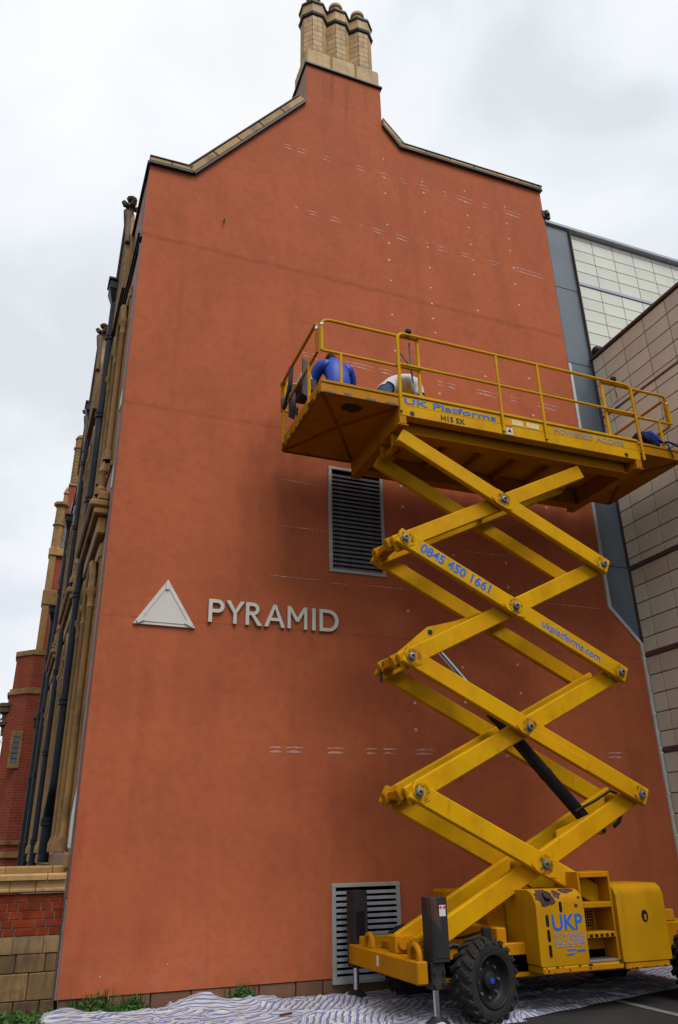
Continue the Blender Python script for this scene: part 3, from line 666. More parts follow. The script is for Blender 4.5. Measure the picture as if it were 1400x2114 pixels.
q = MB(); q.box(TXp-.05, TXp+.3, -7.02, .029, ZT, ZT+.05); q.box(TXp-.035, TXp+.012, -7.01, .029, ZT-.012, ZT-.002); P('roof_edge', q, 'trim', lowb)
# upper pale wall
YU = .12
q = MB(); q.box(9.40, 16.0, YU+.012, 4, 9.9, 13.83); upb = P('upper_block', q, 'grout_w', tb, smooth=False); upb['label'] = 'cream tiled upper block'
zr = []; z = 13.80
for k in range(11):
    h_ = .105 if k == 0 else .30
    zr.append((z-h_, z)); z -= h_ + (.085 if k == 4 else 0)
for z2, z1 in zr:
    for ci in range(9):
        xa = 9.505 if ci == 0 else 10.05+.556*(ci-1); xb = 10.05+.556*ci
        me = tile_me(xb-xa-.014, z1-z2-.014, 'y'); o = bpy.data.objects.new('tile', me); COL.objects.link(o); o.parent = upb; o.location = ((xa+xb)/2, YU, (z1+z2)/2)
        if not me.materials: me.materials.append(MAT['tile_white'])
rest = MB()
for z2, z1 in zr:
    for ci in range(9, 11): rest.box(10.05+.556*(ci-1)+.007, 10.05+.556*ci-.007, YU-.01, YU+.011, z2+.007, z1-.007)
P('tile', rest, 'tile_white', upb, kind='stuff', smooth=False)
zb = zr[4][0]; q = MB(); q.box(9.48, 15.9, YU-.03, YU+.011, zb-.075, zb-.012); P('band', q, 'steeltrim', upb)
q = MB(); q.box(8.80, 16.05, YU-.12, YU+.2, 13.835, 13.90); q.box(8.80, 16.05, YU-.09, YU+.15, 13.902, 13.93); P('roof_edge', q, 'steeltrim', upb)
q = MB(); q.box(9.395, 9.50, YU-.03, YU+.011, 10.0, 13.83); P('edge_trim', q, 'grout_w', upb)
# slate grey strip between gable and tiles
zs = [13.825, 12.15, 10.28, 8.72, 6.05]
q = MB(); q.box(8.80, 9.40, .075, .11, 5.3, 13.83); strip = P('slate_strip', q, 'dark', tb)
for k in range(4):
    q = MB(); q.box(8.80, 9.385, .055, .0745, zs[k+1]+.006, zs[k]-.006, .004); P('panel', q, 'slatepanel', strip)
q = MB(); q.prism([(8.80, 6.044), (9.385, 6.044), (9.385, 4.70), (8.80, 5.32)], XZ, .055, .0745); P('panel', q, 'slatepanel', strip)
q = MB(); q.box(8.767, 8.799, .02, .09, 10.2, 13.83); P('edge_trim', q, 'trim', strip)
q = MB(); q.box(9.3865, 9.399, -.012, .07, 4.7, 13.8); P('edge_trim', q, 'trim', strip)
q = MB(); q.prism([(GX1+.001, 10.2), (GX1+.06, 10.2), (GX1+.06, 5.285), (9.355, 4.69), (9.355, .2), (9.301, .2), (9.301, 4.672), (GX1+.001, 5.252)], XZ, -.025, .05); P('white_flashing', q, 'whitetrim', strip)
# dark gutter end and round floodlight at the roof edges
q = MB(); q.box(8.74, 8.93, -.03, .35, 13.935, 14.12, .01); q.tube([(8.83, -.06, 13.98), (8.83, -.03, 14.1)], .05, 8); P('gutter_end', q, 'lead', tb)
q = MB(); q.lathe([(0, -.10), (.09, -.09), (.11, 0), (.10, .05), (.05, .10), (0, .11)], (9.50, -.06, 10.62), (-.4, -.8, .2), 14); q.box(9.47, 9.53, -.09, .02, 10.47, 10.56); P('floodlight', q, 'black', tb)

# ================================================================== SIGNS
tri = thing('triangle_sign', 'grey-white triangular emblem board with raised edging on the rendered wall', 'sign', (1.41, 0, 4.33))
T3 = [(1.008, 4.338), (1.818, 4.334), (1.418, 4.973)]; cg = (sum(p[0] for p in T3)/3, sum(p[1] for p in T3)/3)
sc3 = lambda k: [(cg[0]+(a-cg[0])*k, cg[1]+(b_-cg[1])*k) for a, b_ in T3]
q = MB(); q.prism(T3, XZ, -.030, -.002); P('board', q, 'sign', tri, smooth=False)
for k in range(3):
    a, b_ = sc3(.80)[k], sc3(.80)[(k+1) % 3]; A, B = Vector((a[0], -.0325, a[1])), Vector((b_[0], -.0325, b_[1])); d = (B-A).normalized()
    q = MB(); q.beam(A+d*.04, B-d*.04, .008, .012, (0, -1, 0)); P('edging', q, 'sign', tri)
    c = sc3(.78)[k]; q = MB(); dv = (Vector((cg[0], 0, cg[1]))-Vector((c[0], 0, c[1]))).normalized(); q.obox((c[0], -.040, c[1]), dv*.05, dv.cross(Vector((0, 1, 0)))*.022, (0, .011, 0)); P('corner_clip', q, 'sign', tri)
let = thing('lettering_sign', 'grey-white raised capital letters PYRAMID on the rendered wall', 'sign', (2.9, 0, 4.44))
SW = .15
def bar(x0, y0, x1, y1, w=SW):   # stroke with horizontal ends
    return [(x0-w/2, y0), (x0+w/2, y0), (x1+w/2, y1), (x1-w/2, y1)]
def bowl(x, y0, y1, ext, t=SW):  # D-shaped ring half; returns polygon
    cy, ro = (y0+y1)/2, (y1-y0)/2; n = 12; o, i = [], []
    st_ = max(0, ext-ro*1.0)
    for k in range(n+1):
        a = -math.pi/2+math.pi*k/n; o.append((x+st_+min(ro, ext)*math.cos(a), cy+ro*math.sin(a))); i.append((x+st_+(min(ro, ext)-t)*math.cos(a), cy+(ro-t)*math.sin(a)))
    return [(x, y0)]+o+[(x, y1), (x, y1-t)]+i[::-1]+[(x, y0+t)]
def letter(x0, x1, polys):
    q = MB(); H_ = .32
    wu = max(p[0] for pl_ in polys for p in pl_)
    for j, pl_ in enumerate(polys): q.prism([(x0+a/wu*(x1-x0), 4.437+b_*H_) for a, b_ in pl_], XZ, -.042-.0006*j, -.008+.0005*j)
    P('letter', q, 'sign', let, smooth=False)
letter(1.985, 2.20, [bar(SW/2, 0, SW/2, 1), bowl(SW-.01, .42, 1, .50)])
letter(2.225, 2.48, [bar(.42, 0, .42, .48), [(.345, .46), (.495, .46), (.19, 1), (0, 1)], [(.345, .46), (.495, .46), (.84, 1), (.66, 1)]])
letter(2.502, 2.737, [bar(SW/2, 0, SW/2, 1), bowl(SW-.01, .44, 1, .46), [(.24, .46), (.40, .46), (.74, 0), (.54, 0)]])
letter(2.77, 3.066, [[(0, 0), (.16, 0), (.53, 1), (.40, 1)], [(.77, 0), (.93, 0), (.53, 1), (.40, 1)], [(.2, .27), (.73, .27), (.68, .40), (.25, .40)]])
letter(3.105, 3.392, [bar(SW/2, 0, SW/2, 1), bar(.925, 0, .925, 1), [(0, 1), (.16, 1), (.55, .42), (.45, .30)], [(1.0, 1), (.84, 1), (.45, .42), (.55, .30)]])
letter(3.47, 3.518, [bar(SW/2, 0, SW/2, 1)])
letter(3.58, 3.868, [bar(SW/2, 0, SW/2, 1), bowl(SW-.01, 0, 1, .75)])


# ================================================================== SCISSOR LIFT
lift = thing('scissor_lift', 'yellow diesel scissor lift raised beside the rendered wall', 'scissor lift', (5.55, -1.2, 0))
PL, PC, PR = 4.02, 5.545, 7.065; ZC = [1.408+1.503*k for k in range(4)]; HZ = 1.503/2; HX = (PR-PL)/2
YNo, YNi, YFi, YFo = -1.955, -1.83, -1.31, -1.19       # arm planes: near outer, near inner, far inner, far outer
AW = .212; AT = .085
dn = Vector((HX, 0, -HZ)).normalized(); upv = Vector((HX, 0, HZ)).normalized()
def bolt(mb, x, y, z, s=-1):
    mb.lathe([(0, .0), (.052, .0), (.052, .010), (.040, .010), (.040, .032), (.034, .036), (.020, .036), (.018, .012), (0, .012)], (x, y, z), (0, s, 0), 12)
def arm(k, kind, y, label=None):
    c = Vector((PC, y, ZC[k])); d = dn if kind == 'dn' else upv; l = math.hypot(HX, HZ)
    e = Vector((0, -1, 0)); pr = d.cross(Vector((0, 1, 0)))
    q = MB(); e0 = e1 = .09
    if k == 0 and kind == 'up': e0 = .02
    if k == 3 and kind == 'dn': e0 = -.02
    if k == 3 and kind == 'up': e1 = -.02
    q.obox(c+d*(e1-e0)/2, d*(l+(e0+e1)/2), Vector((0, AT/2, 0)), pr*AW/2, .012)
    near = y < -1
    o = P('scissor_arm', q, 'yellow', lift)
    # centre boss plate
    if kind == 'dn' and near:
        hx = MB(); a = [(math.cos(t)*.15, math.sin(t)*.10) for t in np.arange(6)*math.pi/3]
        hx.prism([(-.17, -.08), (-.08, -.125), (.08, -.125), (.17, -.08), (.14, .115), (-.14, .115)], lambda a_, b_, dd: c+d*a_-pr*(-b_)*.85+Vector((0, dd, 0)), -AT/2-.010, -AT/2+.001); P('boss_plate', hx, 'yellow', o)
        b = MB(); bolt(b, PC, y-AT/2-.010, ZC[k]); P('pin_bolt', b, 'steel', o); b = MB(); b.lathe([(.05, .0015), (.105, .0015)], (PC, y-AT/2-.010, ZC[k]), (0, -1, 0), 20); P('grease_stain', b, 'grease', o, smooth=False)
    return o
arms = {}
for k in range(4):
    for kind, ys in (('dn', (YNo, YFo)), ('up', (YNi, YFi))):
        for y in ys: arms[(k, kind, y)] = arm(k, kind, y)
# end pins, brackets and cross tubes
for k in range(3):
    z = (ZC[k]+ZC[k+1])/2
    for x, side in ((PL, -1), (PR, 1)):
        q = MB(); q.tube([(x, YNo-.03, z), (x, YFo+.03, z)], .052, 14); P('cross_tube', q, 'yellow_worn_shaded', lift)
        b = MB(); bolt(b, x, YNo-AT/2-(.008 if side < 0 else 0), z); P('pin_bolt', b, 'steel', lift); b = MB(); b.lathe([(.05, .0015), (.10, .0015)], (x-side*.03, YNo-AT/2-(.008 if side < 0 else 0), z), (0, -1, 0), 20); P('grease_stain', b, 'grease', lift, smooth=False)
        if side < 0:
            q = MB(); q.prism([(-.085, .045), (-.06, -.045), (.03, -.115), (.13, -.075), (.10, .0), (.0, .085)], lambda a_, b_, d: Vector((x+a_, d, z+b_)), YNo-AT/2-.008, YNo-AT/2+.002); P('end_bracket', q, 'yellow', lift)
            for y in (YNi+.075, YFi-.075):
                q = MB(); q.obox((x-.06, y, z+.01), upv*.10, (0, .035, 0), Vector((-upv.z, 0, upv.x))*.08, .008); q.obox((x-.11, y, z-.01), upv*.05, (0, .055, 0), Vector((-upv.z, 0, upv.x))*.055, .008); P('end_bracket', q, 'yellow_worn_shaded', lift)
            q = MB(); q.box(x-.12, x-.03, YNi+.11, YFi-.11, z-.05, z+.045, .012); P('cross_member', q, 'yellow_worn_shaded', lift)
for k in range(4):
    q = MB(); q.tube([(PC, YNo-.02, ZC[k]), (PC, YFo+.02, ZC[k])], .05, 12); P('centre_pin', q, 'yellow_worn_shaded', lift)
# reinforcement rib on the second 'down' arm and gussets that carry the ram
c = Vector((PC, YNo-AT/2-.008, ZC[1])); q = MB(); pr = dn.cross(Vector((0, 1, 0))); q.obox(c+dn*.45-pr*(.055), dn*.42, (0, .014, 0), pr*.062, .006); P('stiffener', q, 'yellow', lift)
def gusset(px, y):
    q = MB(); q.prism([(hit(u, v, 1, y).x, hit(u, v, 1, y).z) for u, v in px], XZ, y, y+.04); return P('ram_bracket', q, 'yellow', lift)
g_hi = [(815, 1352), (883, 1294), (935, 1283), (1002, 1262), (1010, 1300), (860, 1362)]; g_lo = [(1150, 1742), (1190, 1737), (1245, 1718), (1262, 1703), (1280, 1683), (1260, 1660), (1150, 1715)]
for px in (g_hi, g_lo): gusset(px, -1.74); gusset(px, -1.43)
for u, v, y in ((888, 1305, -1.74), (1246, 1714, -1.74)):
    p = hit(u, v, 1, y); q = MB(); q.lathe([(0, .012), (.03, .012), (.034, 0)], (p.x, y, p.z), (0, -1, 0), 12); P('ram_pin', q, 'black', lift); q = MB(); q.tube([(p.x, y+.001, p.z), (p.x, -1.39, p.z)], .045, 12); P('ram_pin', q, 'yellow_worn_shaded', lift)
A, B = Vector((4.47, -1.57, 4.03)), Vector((6.55, -1.57, 1.84)); dv = (B-A).normalized()
q = MB(); q.tube([A, A+dv*1.45], .042, 14); ram = P('hydraulic_ram', q, 'chrome', lift)
q = MB(); q.tube([A+dv*1.22, A+dv*1.30, A+dv*1.301, B], [.088, .088, .08, .08], 16); q.tube([A+dv*2.2, A+dv*2.25], .086, 16); P('ram_barrel', q, 'black', ram)
for pts, r_ in (([(3.98, -1.45, 3.74), (3.90, -1.43, 3.70), (3.87, -1.42, 3.58), (3.88, -1.42, 3.46)], .016), ([(6.3, -1.66, 1.98), (6.6, -1.68, 2.10), (6.85, -1.68, 2.22), (7.02, -1.64, 2.18)], .016), ([hit(1281, 1684, 1, -1.6), hit(1277, 1697, 1, -1.6), hit(1268, 1706, 1, -1.6)], .025)):
    q = MB(); q.tube(pts, r_, 6); P('hydraulic_hose', q, 'black', lift)
# lettering on the arms (front face of the near outer arms)
yf = YNo-AT/2
pr_up = Vector((HZ, 0, HX)).normalized()
o_ = arms[(2, 'dn', YNo)]
def on_arm(x0, z0, l, h, s, m, bold):
    decal(s, (x0, yf, z0), dn, pr_up, l, h, m, o_, bold)
c2 = Vector((PC, yf, ZC[2]))
st_ = c2-dn*1.46-pr_up*.055; on_arm(st_.x, st_.z, 1.06, .135, '0845 450 1661', 'lightblue', .03)
st_ = c2+dn*.42-pr_up*.075; on_arm(st_.x, st_.z, .93, .125, 'ukplatforms.com', 'lightblue', .018)

# ---- platform
YN, YF = -2.05, -.30; X0, X1 = 4.02, 8.06; E0, E1 = 2.90, 8.90
q = MB(); q.box(X0, X1, YN+.03, YF-.03, 7.08, 7.13); plat = P('platform', q, 'yellow', lift); plat['label'] = 'railed work platform with sliding end decks'
def sideboard(y, s):
    q = MB(); q.box(X0, X1, min(y, y-s*.045), max(y, y-s*.045), 6.925, 7.09, .006); q.box(X0, X1, min(y-s*.006, y-s*.04), max(y-s*.006, y-s*.04), 7.094, 7.235, .004); q.box(X0, X1, min(y+s*.012, y-s*.05), max(y+s*.012, y-s*.05), 7.238, 7.285, .008); q.box(X0, X1, min(y-s*.045, y-s*.14), max(y-s*.045, y-s*.14), 6.925, 6.94)
    return P('side_board', q, 'yellow', plat)
sbd = sideboard(YN, -1); sideboard(YF, 1)
q = MB()
for y in (YN+.26, YF-.26): q.box(X0+.05, X1-.14, y-.045, y+.045, 6.78, 7.075, .008); q.box(X0+.05, X1-.14, y-.09, y+.09, 6.765, 6.779)
for x in np.linspace(X0+.5, X1-.5, 6): q.box(x-.03, x+.03, YN+.06, YF-.06, 6.98, 7.078)
P('under_frame', q, 'yellow_worn_shaded', plat)
for x in (X0-.005, X1-.10):
    q = MB(); q.box(x, x+.105, YN+.005, YF-.005, 6.80, 7.07, .006); q.box(x-.02, x+.13, YN+.01, YF-.01, 6.785, 6.80); P('cross_beam', q, 'yellow_worn_shaded', plat)
for x in (PL+.10, PR-.06):
    q = MB(); q.tube([(x, YNi+.045, ZC[3]+HZ-.02), (x, YFi-.045, ZC[3]+HZ-.02)], .05, 14)
    for y in (YNi+.08, YFi-.08): q.box(x-.10, x+.10, y-.03, y+.03, ZC[3]+HZ-.08, 6.79, .01)
    P('arm_mount', q, 'yellow_worn_shaded', plat)
def endpan(xa, xb):     # sliding end deck: thin pan with cross-broken underside
    q = MB(); q.box(xa, xb, YN+.005, YF-.005, 7.116, 7.13)
    xm, ym = (xa+xb)/2, (YN+YF)/2; zz = 7.062
    v = [q.bm.verts.new(p) for p in ((xa+.02, YN+.03, zz), (xb-.02, YN+.03, zz), (xb-.02, YF-.03, zz), (xa+.02, YF-.03, zz), (xm, ym, zz+.05))]
    for i in range(4): q.bm.faces.new((v[i], v[4], v[(i+1) % 4]))
    o = P('end_deck', q, 'yellow_worn_shaded', plat, smooth=False)
    r_ = MB()
    for a, b_ in (((xa+.02, YN+.03), (xb-.02, YF-.03)), ((xb-.02, YN+.03), (xa+.02, YF-.03))): r_.beam((a[0], a[1], zz-.004), (xm, ym, zz+.046), .045, .014); r_.beam((b_[0], b_[1], zz-.004), (xm, ym, zz+.046), .045, .014)
    P('rib', r_, 'yellow_crease_shade', o)  # dark strips along the creases, crease shade put into the colour
    t_ = MB()
    for y0, y1 in ((YN, YN+.02), (YF-.02, YF)): t_.box(xa, xb, y0, y1, 7.055, 7.19, .003); t_.box(xa, xb, y0-.012, y1+.012, 7.20, 7.245, .006); t_.box(xa, xb, y0+.002, y1-.002, 7.19, 7.2)
    xe = xa if xa < 4 else xb
    t_.box(xe-.012, xe+.012, YN+.021, YF-.021, 7.055, 7.235, .004)
    P('toe_board', t_, 'yellow_worn_shaded', o)
    return o
pf = endpan(E0, X0+.02); pb = endpan(X1-.02, E1)
# paint scars on the underside of the left end deck and edges, plus painted shade on the far edge
def blob(cx, cy, rx, ry, z, n=14, seed=0):
    rnd = random.Random(seed); q = MB(); q.bm.faces.new([q.bm.verts.new((cx+math.cos(2*math.pi*k/n)*rx*rnd.uniform(.65, 1.1), cy+math.sin(2*math.pi*k/n)*ry*rnd.uniform(.65, 1.1), z)) for k in range(n)]); return q
s0 = hit(727, 843, 2, 7.058); P('rust_shade_patch', blob(s0.x, s0.y, .16, .11, 7.056, seed=3), 'rust', pf, smooth=False)
rnd = random.Random(5)
for k in range(9):
    q = MB(); y = -2.0+k*.19+rnd.uniform(-.04, .04); q.box(E0-.0145, E0-.012, y, y+rnd.uniform(.05, .12), 7.056, 7.056+rnd.uniform(.03, .06)); P('rust_shade_patch', q, 'rust', pf)
for x in (E0+.04, E0+.32, E0+.62, E0+.92):
    q = MB(); q.box(x, x+rnd.uniform(.1, .17), YN-.002, YN+.0, 7.056, 7.056+rnd.uniform(.02, .045)); P('rust_shade_patch', q, 'chip', pf)
q = MB(); q.box(E0+.03, X0-.02, YF-.018, YF+.003, 7.048, 7.075); P('rust_shade_patch', q, 'rust', pf)  # dark strip on the far lower edge, shade put into its colour
# rails
RT, RM = 8.26, 7.735; RR = .024
def rail(name, pts, r=RR, m='yellow', fr=.12, par=None): 
    q = MB(); q.tube(fillet(pts, fr, 5) if fr and len(pts) > 2 else pts, r, 10); return P(name, q, m, par or plat)
for y in (YN-.012, YF+.012):
    s = -1 if y < -1 else 1
    rail('guard_rail', [(X0+.02, y, 6.98), (X0+.02, y, RT), (X1+.05, y, RT), (X1+.05, y, 6.93)])
    rail('mid_rail', [(X0+.02, y, RM), (X1+.05, y, RM)], .021)
    for x in (5.64, 6.36): rail('post', [(x, y, 6.97), (x, y, RT-.02)], .022)
    for x in (4.375, 7.58): rail('post', [(x, y-s*.05, 7.28), (x, y-s*.05, RT)], .026)
    y2 = y-s*.055
    for xa, xb, xp in ((E0+.03, X0+.35, E0+.30), (E1-.03, X1-.45, E1-.28)):
        if s < 0 or xa < 4 or True:
            rail('guard_rail', [(xa, y2, RM), (xa, y2, RT-.01), (xb, y2, RT-.01)], .023, par=plat)
            rail('mid_rail', [(xa, y2, RM), (xb, y2, RM)], .021); rail('post', [(xp, y2, 7.2), (xp, y2, RM)], .022)
for xe, dx in ((E0-.01, 1), (E1+.01, -1)):
    ya, yb = YN+.13, YF-.02
    rail('guard_rail', [(xe, ya, RM), (xe, ya, RT-.02), (xe, yb-.1, RT-.02), (xe, yb, RT-.12), (xe, yb, RM)], .023, 'yellow_worn_shaded', .08)
    rail('mid_rail', [(xe, ya, RM), (xe, yb, RM)], .021, 'yellow_worn_shaded')
    for y in (YN+.42, YF-.16): rail('post', [(xe-dx*.012, y, 7.10), (xe-dx*.012, y, RM)], .024)
    for y in (YN+.42, YF-.16):
        q = MB(); q.prism([(-.07, 7.10), (.07, 7.10), (.03, 7.22), (-.03, 7.22)], lambda a_, b_, d, y=y: Vector((d, y+a_, b_)), xe-dx*.02, xe-dx*.014); P('post_plate', q, 'yellow', plat)
q = MB()
for x, z in ((E0+.03, RT-.12), (X1+.05, 7.02), (E1-.03, RT-.16)): q.tube([(x, YN+.042, z), (x, YN+.042, z+.035)], .029, 10)
q.tube([(E0-.01, YN+.13, RT-.14), (E0-.01, YN+.13, RT-.10)], .03, 10); P('rail_sleeve', q, 'chrome', plat)
# control box hung on the left end rail
q = MB(); q.box(E0+.03, E0+.24, -1.24, -.84, 7.58, 7.80, .02); cb = P('control_box', q, 'black', plat)
for y in (-1.37, -.74):
    q = MB(); q.prism([(E0-.03, 7.42), (E0+.06, 7.38), (E0+.085, 7.5), (E0+.085, 7.82), (E0+.05, 7.98), (E0-.03, 8.02)], XZ, y, y+.03, .006); P('side_plate', q, 'grey', cb)
q = MB(); q.box(E0+.02, E0+.22, -1.18, -.92, 7.802, 7.93, .02); P('control_lid', q, 'white', cb)
q = MB(); q.tube([(E0+.05, -.9, 7.48), (E0+.05, -.88, 7.3), (E0+.05, -.85, 7.12)], .016, 6); P('cable', q, 'black', cb)
q = MB(); q.tube(fillet([(E0-.02, -.80, 8.22), (E0-.03, -.80, 7.9), (E0-.03, -.48, 7.66), (E0-.02, -.40, 7.9)], .12), .035, 8); P('cable', q, 'grey', cb)
# latches and chains of the gates
for x in (4.22, 7.80):
    q = MB(); q.lathe([(0, 0), (.045, .005), (.05, .04), (.03, .07), (0, .075)], (x, YN-.01, RT+.03), (0, 0, 1), 10); P('gate_latch', q, 'black', plat)
q = MB(); q.tube([(4.07, YN+.03, RT-.1), (4.08, YN+.06, RT-.24), (4.27, YN+.08, RT-.46)], .012, 6); q.tube([(4.27, YN+.08, RT-.06), (4.28, YN+.09, RT-.5), (4.30, YN+.09, RT-.72)], .014, 6); q.tube([(7.84, YN+.03, RT-.1), (7.88, YN+.05, RT-.24), (7.72, YN+.07, RT-.42)], .012, 6); P('gate_chain', q, 'steel', plat)
# lettering on the near side board
yb_ = YN
decal('UK Platforms', (4.10, YN+.004, 7.118), (1, 0, 0), (0, 0, 1), 1.44, .095, 'lightblue', sbd, .018, .0035)
decal('H15 SX', (4.645, yb_-.002, 6.955), (1, 0, 0), (0, 0, 1), .37, .085, 'black', sbd, .02)
decal('POWERED ACCESS', (6.53, YN+.004, 7.115), (1, 0, 0), (0, 0, 1), 1.25, .078, 'blue_faded', sbd, .004, .0035)
for x0, x1, m in ((5.80, 5.99, 'cream'), (6.04, 6.26, 'cream')):
    q = MB(); q.box(x0, x1, YN+.001, YN+.004, 7.115, 7.20); P('sticker', q, m, sbd)
q = MB(); q.box(5.69, 5.79, YN-.004, YN-.001, 6.94, 7.08); st1 = P('sticker', q, 'white', sbd); q = MB(); q.box(5.69, 5.79, YN-.006, YN-.0045, 7.055, 7.08); q2 = P('sticker_band', q, 'red', st1)
q = MB(); q.prism([(5.705, 6.975), (5.775, 6.975), (5.74, 7.04)], XZ, YN-.006, YN-.0045); P('warning_mark', q, 'black', st1)
for x in (4.205, 7.79):
    q = MB(); q.lathe([(0, .004), (.035, .004), (.035, -.003)], (x, YN-.001, 6.975), (0, -1, 0), 14); P('bolt_hole', q, 'black', sbd)
# ---- chassis
q = MB(); q.box(3.95, 7.45, -1.98, -.42, .38, .56, .01)
for y in (-1.98, -.50): q.box(3.90, 7.50, y, y+.08, .34, .66, .01)
q.box(5.0, 7.3, -1.62, -1.55, .56, 1.02, .008); q.box(5.05, 7.3, -.62, -.52, .56, .95, .008)
q.box(4.9, 5.02, -1.9, -.55, .5, .8, .01); ch = P('chassis', q, 'yellow_worn_shaded', lift)
q = MB(); q.box(5.05, 7.0, -.50, -.14, .40, 1.12, .03); P('far_side_box', q, 'yellow_worn_shaded', lift)
q = MB(); q.box(5.55, 5.60, -.45, -.35, 1.12, 1.27, .005); q.box(5.66, 5.72, -.45, -.35, 1.12, 1.25, .005); P('hinge_lug', q, 'yellow_worn_shaded', lift)
bq = MB(); bq.box(3.80, 3.92, -2.18, -.36, .375, .575, .012); bum = P('bumper', bq, 'yellow_worn_shaded', lift)
q = MB(); q.box(3.795, 3.799, -1.24, -1.19, .44, .54); P('sticker', q, 'white', bum)
for y in (-.83, -2.0):
    q = MB(); q.tube([(3.87, y-.11, .55)]+[(3.87, y-.11*math.cos(t), .60+.11*math.sin(t)) for t in np.linspace(0, math.pi, 9)]+[(3.87, y+.11, .55)], .028, 8); P('lashing_eye', q, 'yellow_worn_shaded', bum)
q = MB()
for y in (YNi, YFi): q.box(3.93, 4.14, y-.10, y+.10, .56, .74, .015); q.tube([(PL, y-.13, .66), (PL, y+.13, .66)], .06, 12)
q.box(4.05, 4.2, -1.55, -1.2, .56, .68, .01); q.box(4.05, 4.3, -1.05, -.75, .56, .64, .01); P('arm_pivot', q, 'yellow_worn_shaded', lift)
# jacks
def jack(x0, x1, y0, y1, foot_y, ground=0.0, sticker=False):
    q = MB(); q.box(x0, x1, y0, y1, .565, 1.14, .004); q.box(x0+.02, x1-.01, y0-.006, y0+.001, .60, 1.10, .002); j = P('stabiliser_jack', q, 'jack', lift)
    xc, yc = (x0+x1)/2-.03, (y0+y1)/2
    q = MB(); q.box(xc-.075, xc+.075, yc-.08, yc+.08, .33, .564, .01); [q.lathe([(0, 0), (.016, 0), (.016, .02), (0, .02)], (xc-.05+.1*a, yc-.081, .38+.1*b_), (0, -1, 0), 6) for a in (0, 1) for b_ in (0, 1)]; P('jack_bracket', q, 'jack', j)
    q = MB(); q.tube([(xc, yc, .06), (xc, yc, .34)], .036, 14); P('jack_leg', q, 'chrome', j)
    q = MB(); q.lathe([(0, .0), (.13, .0), (.13, .015), (.05, .075), (0, .08)], (xc, yc, ground+.028), (0, 0, 1), 8); P('foot_pad', q, 'jack', j)
    if sticker:
        q = MB(); q.box(x0+.085, x0+.155, y0-.009, y0-.0065, .97, 1.07); s_ = P('sticker', q, 'white', j); q = MB(); q.lathe([(0, .003), (.013, .003), (.013, 0)], (x0+.10, y0-.0095, 1.05), (0, -1, 0), 8); q.lathe([(0, .003), (.013, .003), (.013, 0)], (x0+.14, y0-.0095, 1.05), (0, -1, 0), 8); P('sticker_mark', q, 'red', s_)
    return j
jack(3.955, 4.135, -2.25, -2.03, 0, sticker=True); jack(3.845, 4.02, -.44, -.20, 0)
q = MB(); q.box(3.87, 3.98, -.447, -.4465, .62, .92); P('jack_slot', q, 'dark', lift)
# rounded side boxes
def roundbox(x0, x1, y0, y1, z0, z1, r=.13):
    pr_ = [(y0, z0), (y1, z0), (y1, z1)] + [(y0+r-r*math.sin(t), z1-r+r*math.cos(t)) for t in np.linspace(0, math.pi/2, 7)]
    q = MB(); q.prism(pr_, YZ, x0, x1, .012); return q
b1 = P('engine_box', roundbox(5.19, 5.80, -2.25, -1.64, .455, 1.165), 'yellow_body_shaded', lift)
q = MB(); q.box(5.20, 6.22, -2.262, -1.9, .385, .45, .012); P('lower_sill', q, 'yellow_worn_shaded', lift)
b2 = P('battery_box', roundbox(6.24, 6.90, -2.25, -1.64, .44, 1.195, .11), 'yellow_body_shaded', lift)
q = MB(); q.box(6.26, 6.86, -2.24, -1.7, .37, .438, .01); P('lower_sill', q, 'yellow_worn_shaded', lift)
def slot(x, z, h, w=.036, par=b1):
    q = MB(); pts = [(x+w/2*math.cos(t), z+h/2-w/2+w/2*math.sin(t)) for t in np.linspace(0, math.pi, 6)]+[(x+w/2*math.cos(t), z-h/2+w/2+w/2*math.sin(t)) for t in np.linspace(math.pi, 2*math.pi, 6)]
    q.prism(pts, XZ, -2.2535, -2.2495); P('vent_slot', q, 'dark', par, smooth=False)
for z in (.875, .735, .595): slot(5.315, z, .115)
slot(5.50, 1.0, .105)
q = MB(); pts = [(6.60+.045*math.cos(t)*(1 if abs(math.cos(t)) < .8 else 1), .87+.06*math.sin(t)) for t in np.linspace(0, 2*math.pi, 14)[:-1]]; q.prism(pts, XZ, -2.2535, -2.2495); hl = P('latch_recess', q, 'dark', b2, smooth=False); q = MB(); q.box(6.585, 6.615, -2.262, -2.254, .83, .885, .003); P('latch', q, 'yellow_worn_shaded', hl)
decal('UKP', (5.372, -2.25, .775), (1, 0, 0), (0, 0, 1), .39, .155, 'blue_ink', b1, .022); decal('POWERED', (5.378, -2.25, .71), (1, 0, 0), (0, 0, 1), .385, .042, 'blue_faded', b1, .005); decal('ACCESS', (5.378, -2.25, .645), (1, 0, 0), (0, 0, 1), .385, .055, 'blue_faded', b1, .01)
q = MB(); q.box(5.375, 5.72, -2.2535, -2.2505, .626, .634); P('underline', q, 'blue_faded', b1)
q = MB(); q.prism([(5.52, .60), (5.64, .60), (5.63, .588), (5.53, .588)], XZ, -2.2535, -2.2505); q.prism([(5.51, .545), (5.60, .545), (5.62, .565), (5.515, .56)], XZ, -2.2535, -2.2505); q.prism([(5.64, .57), (5.75, .575), (5.75, .597), (5.645, .592)], XZ, -2.2535, -2.2505); P('small_logo', q, 'blue_ink', b1)
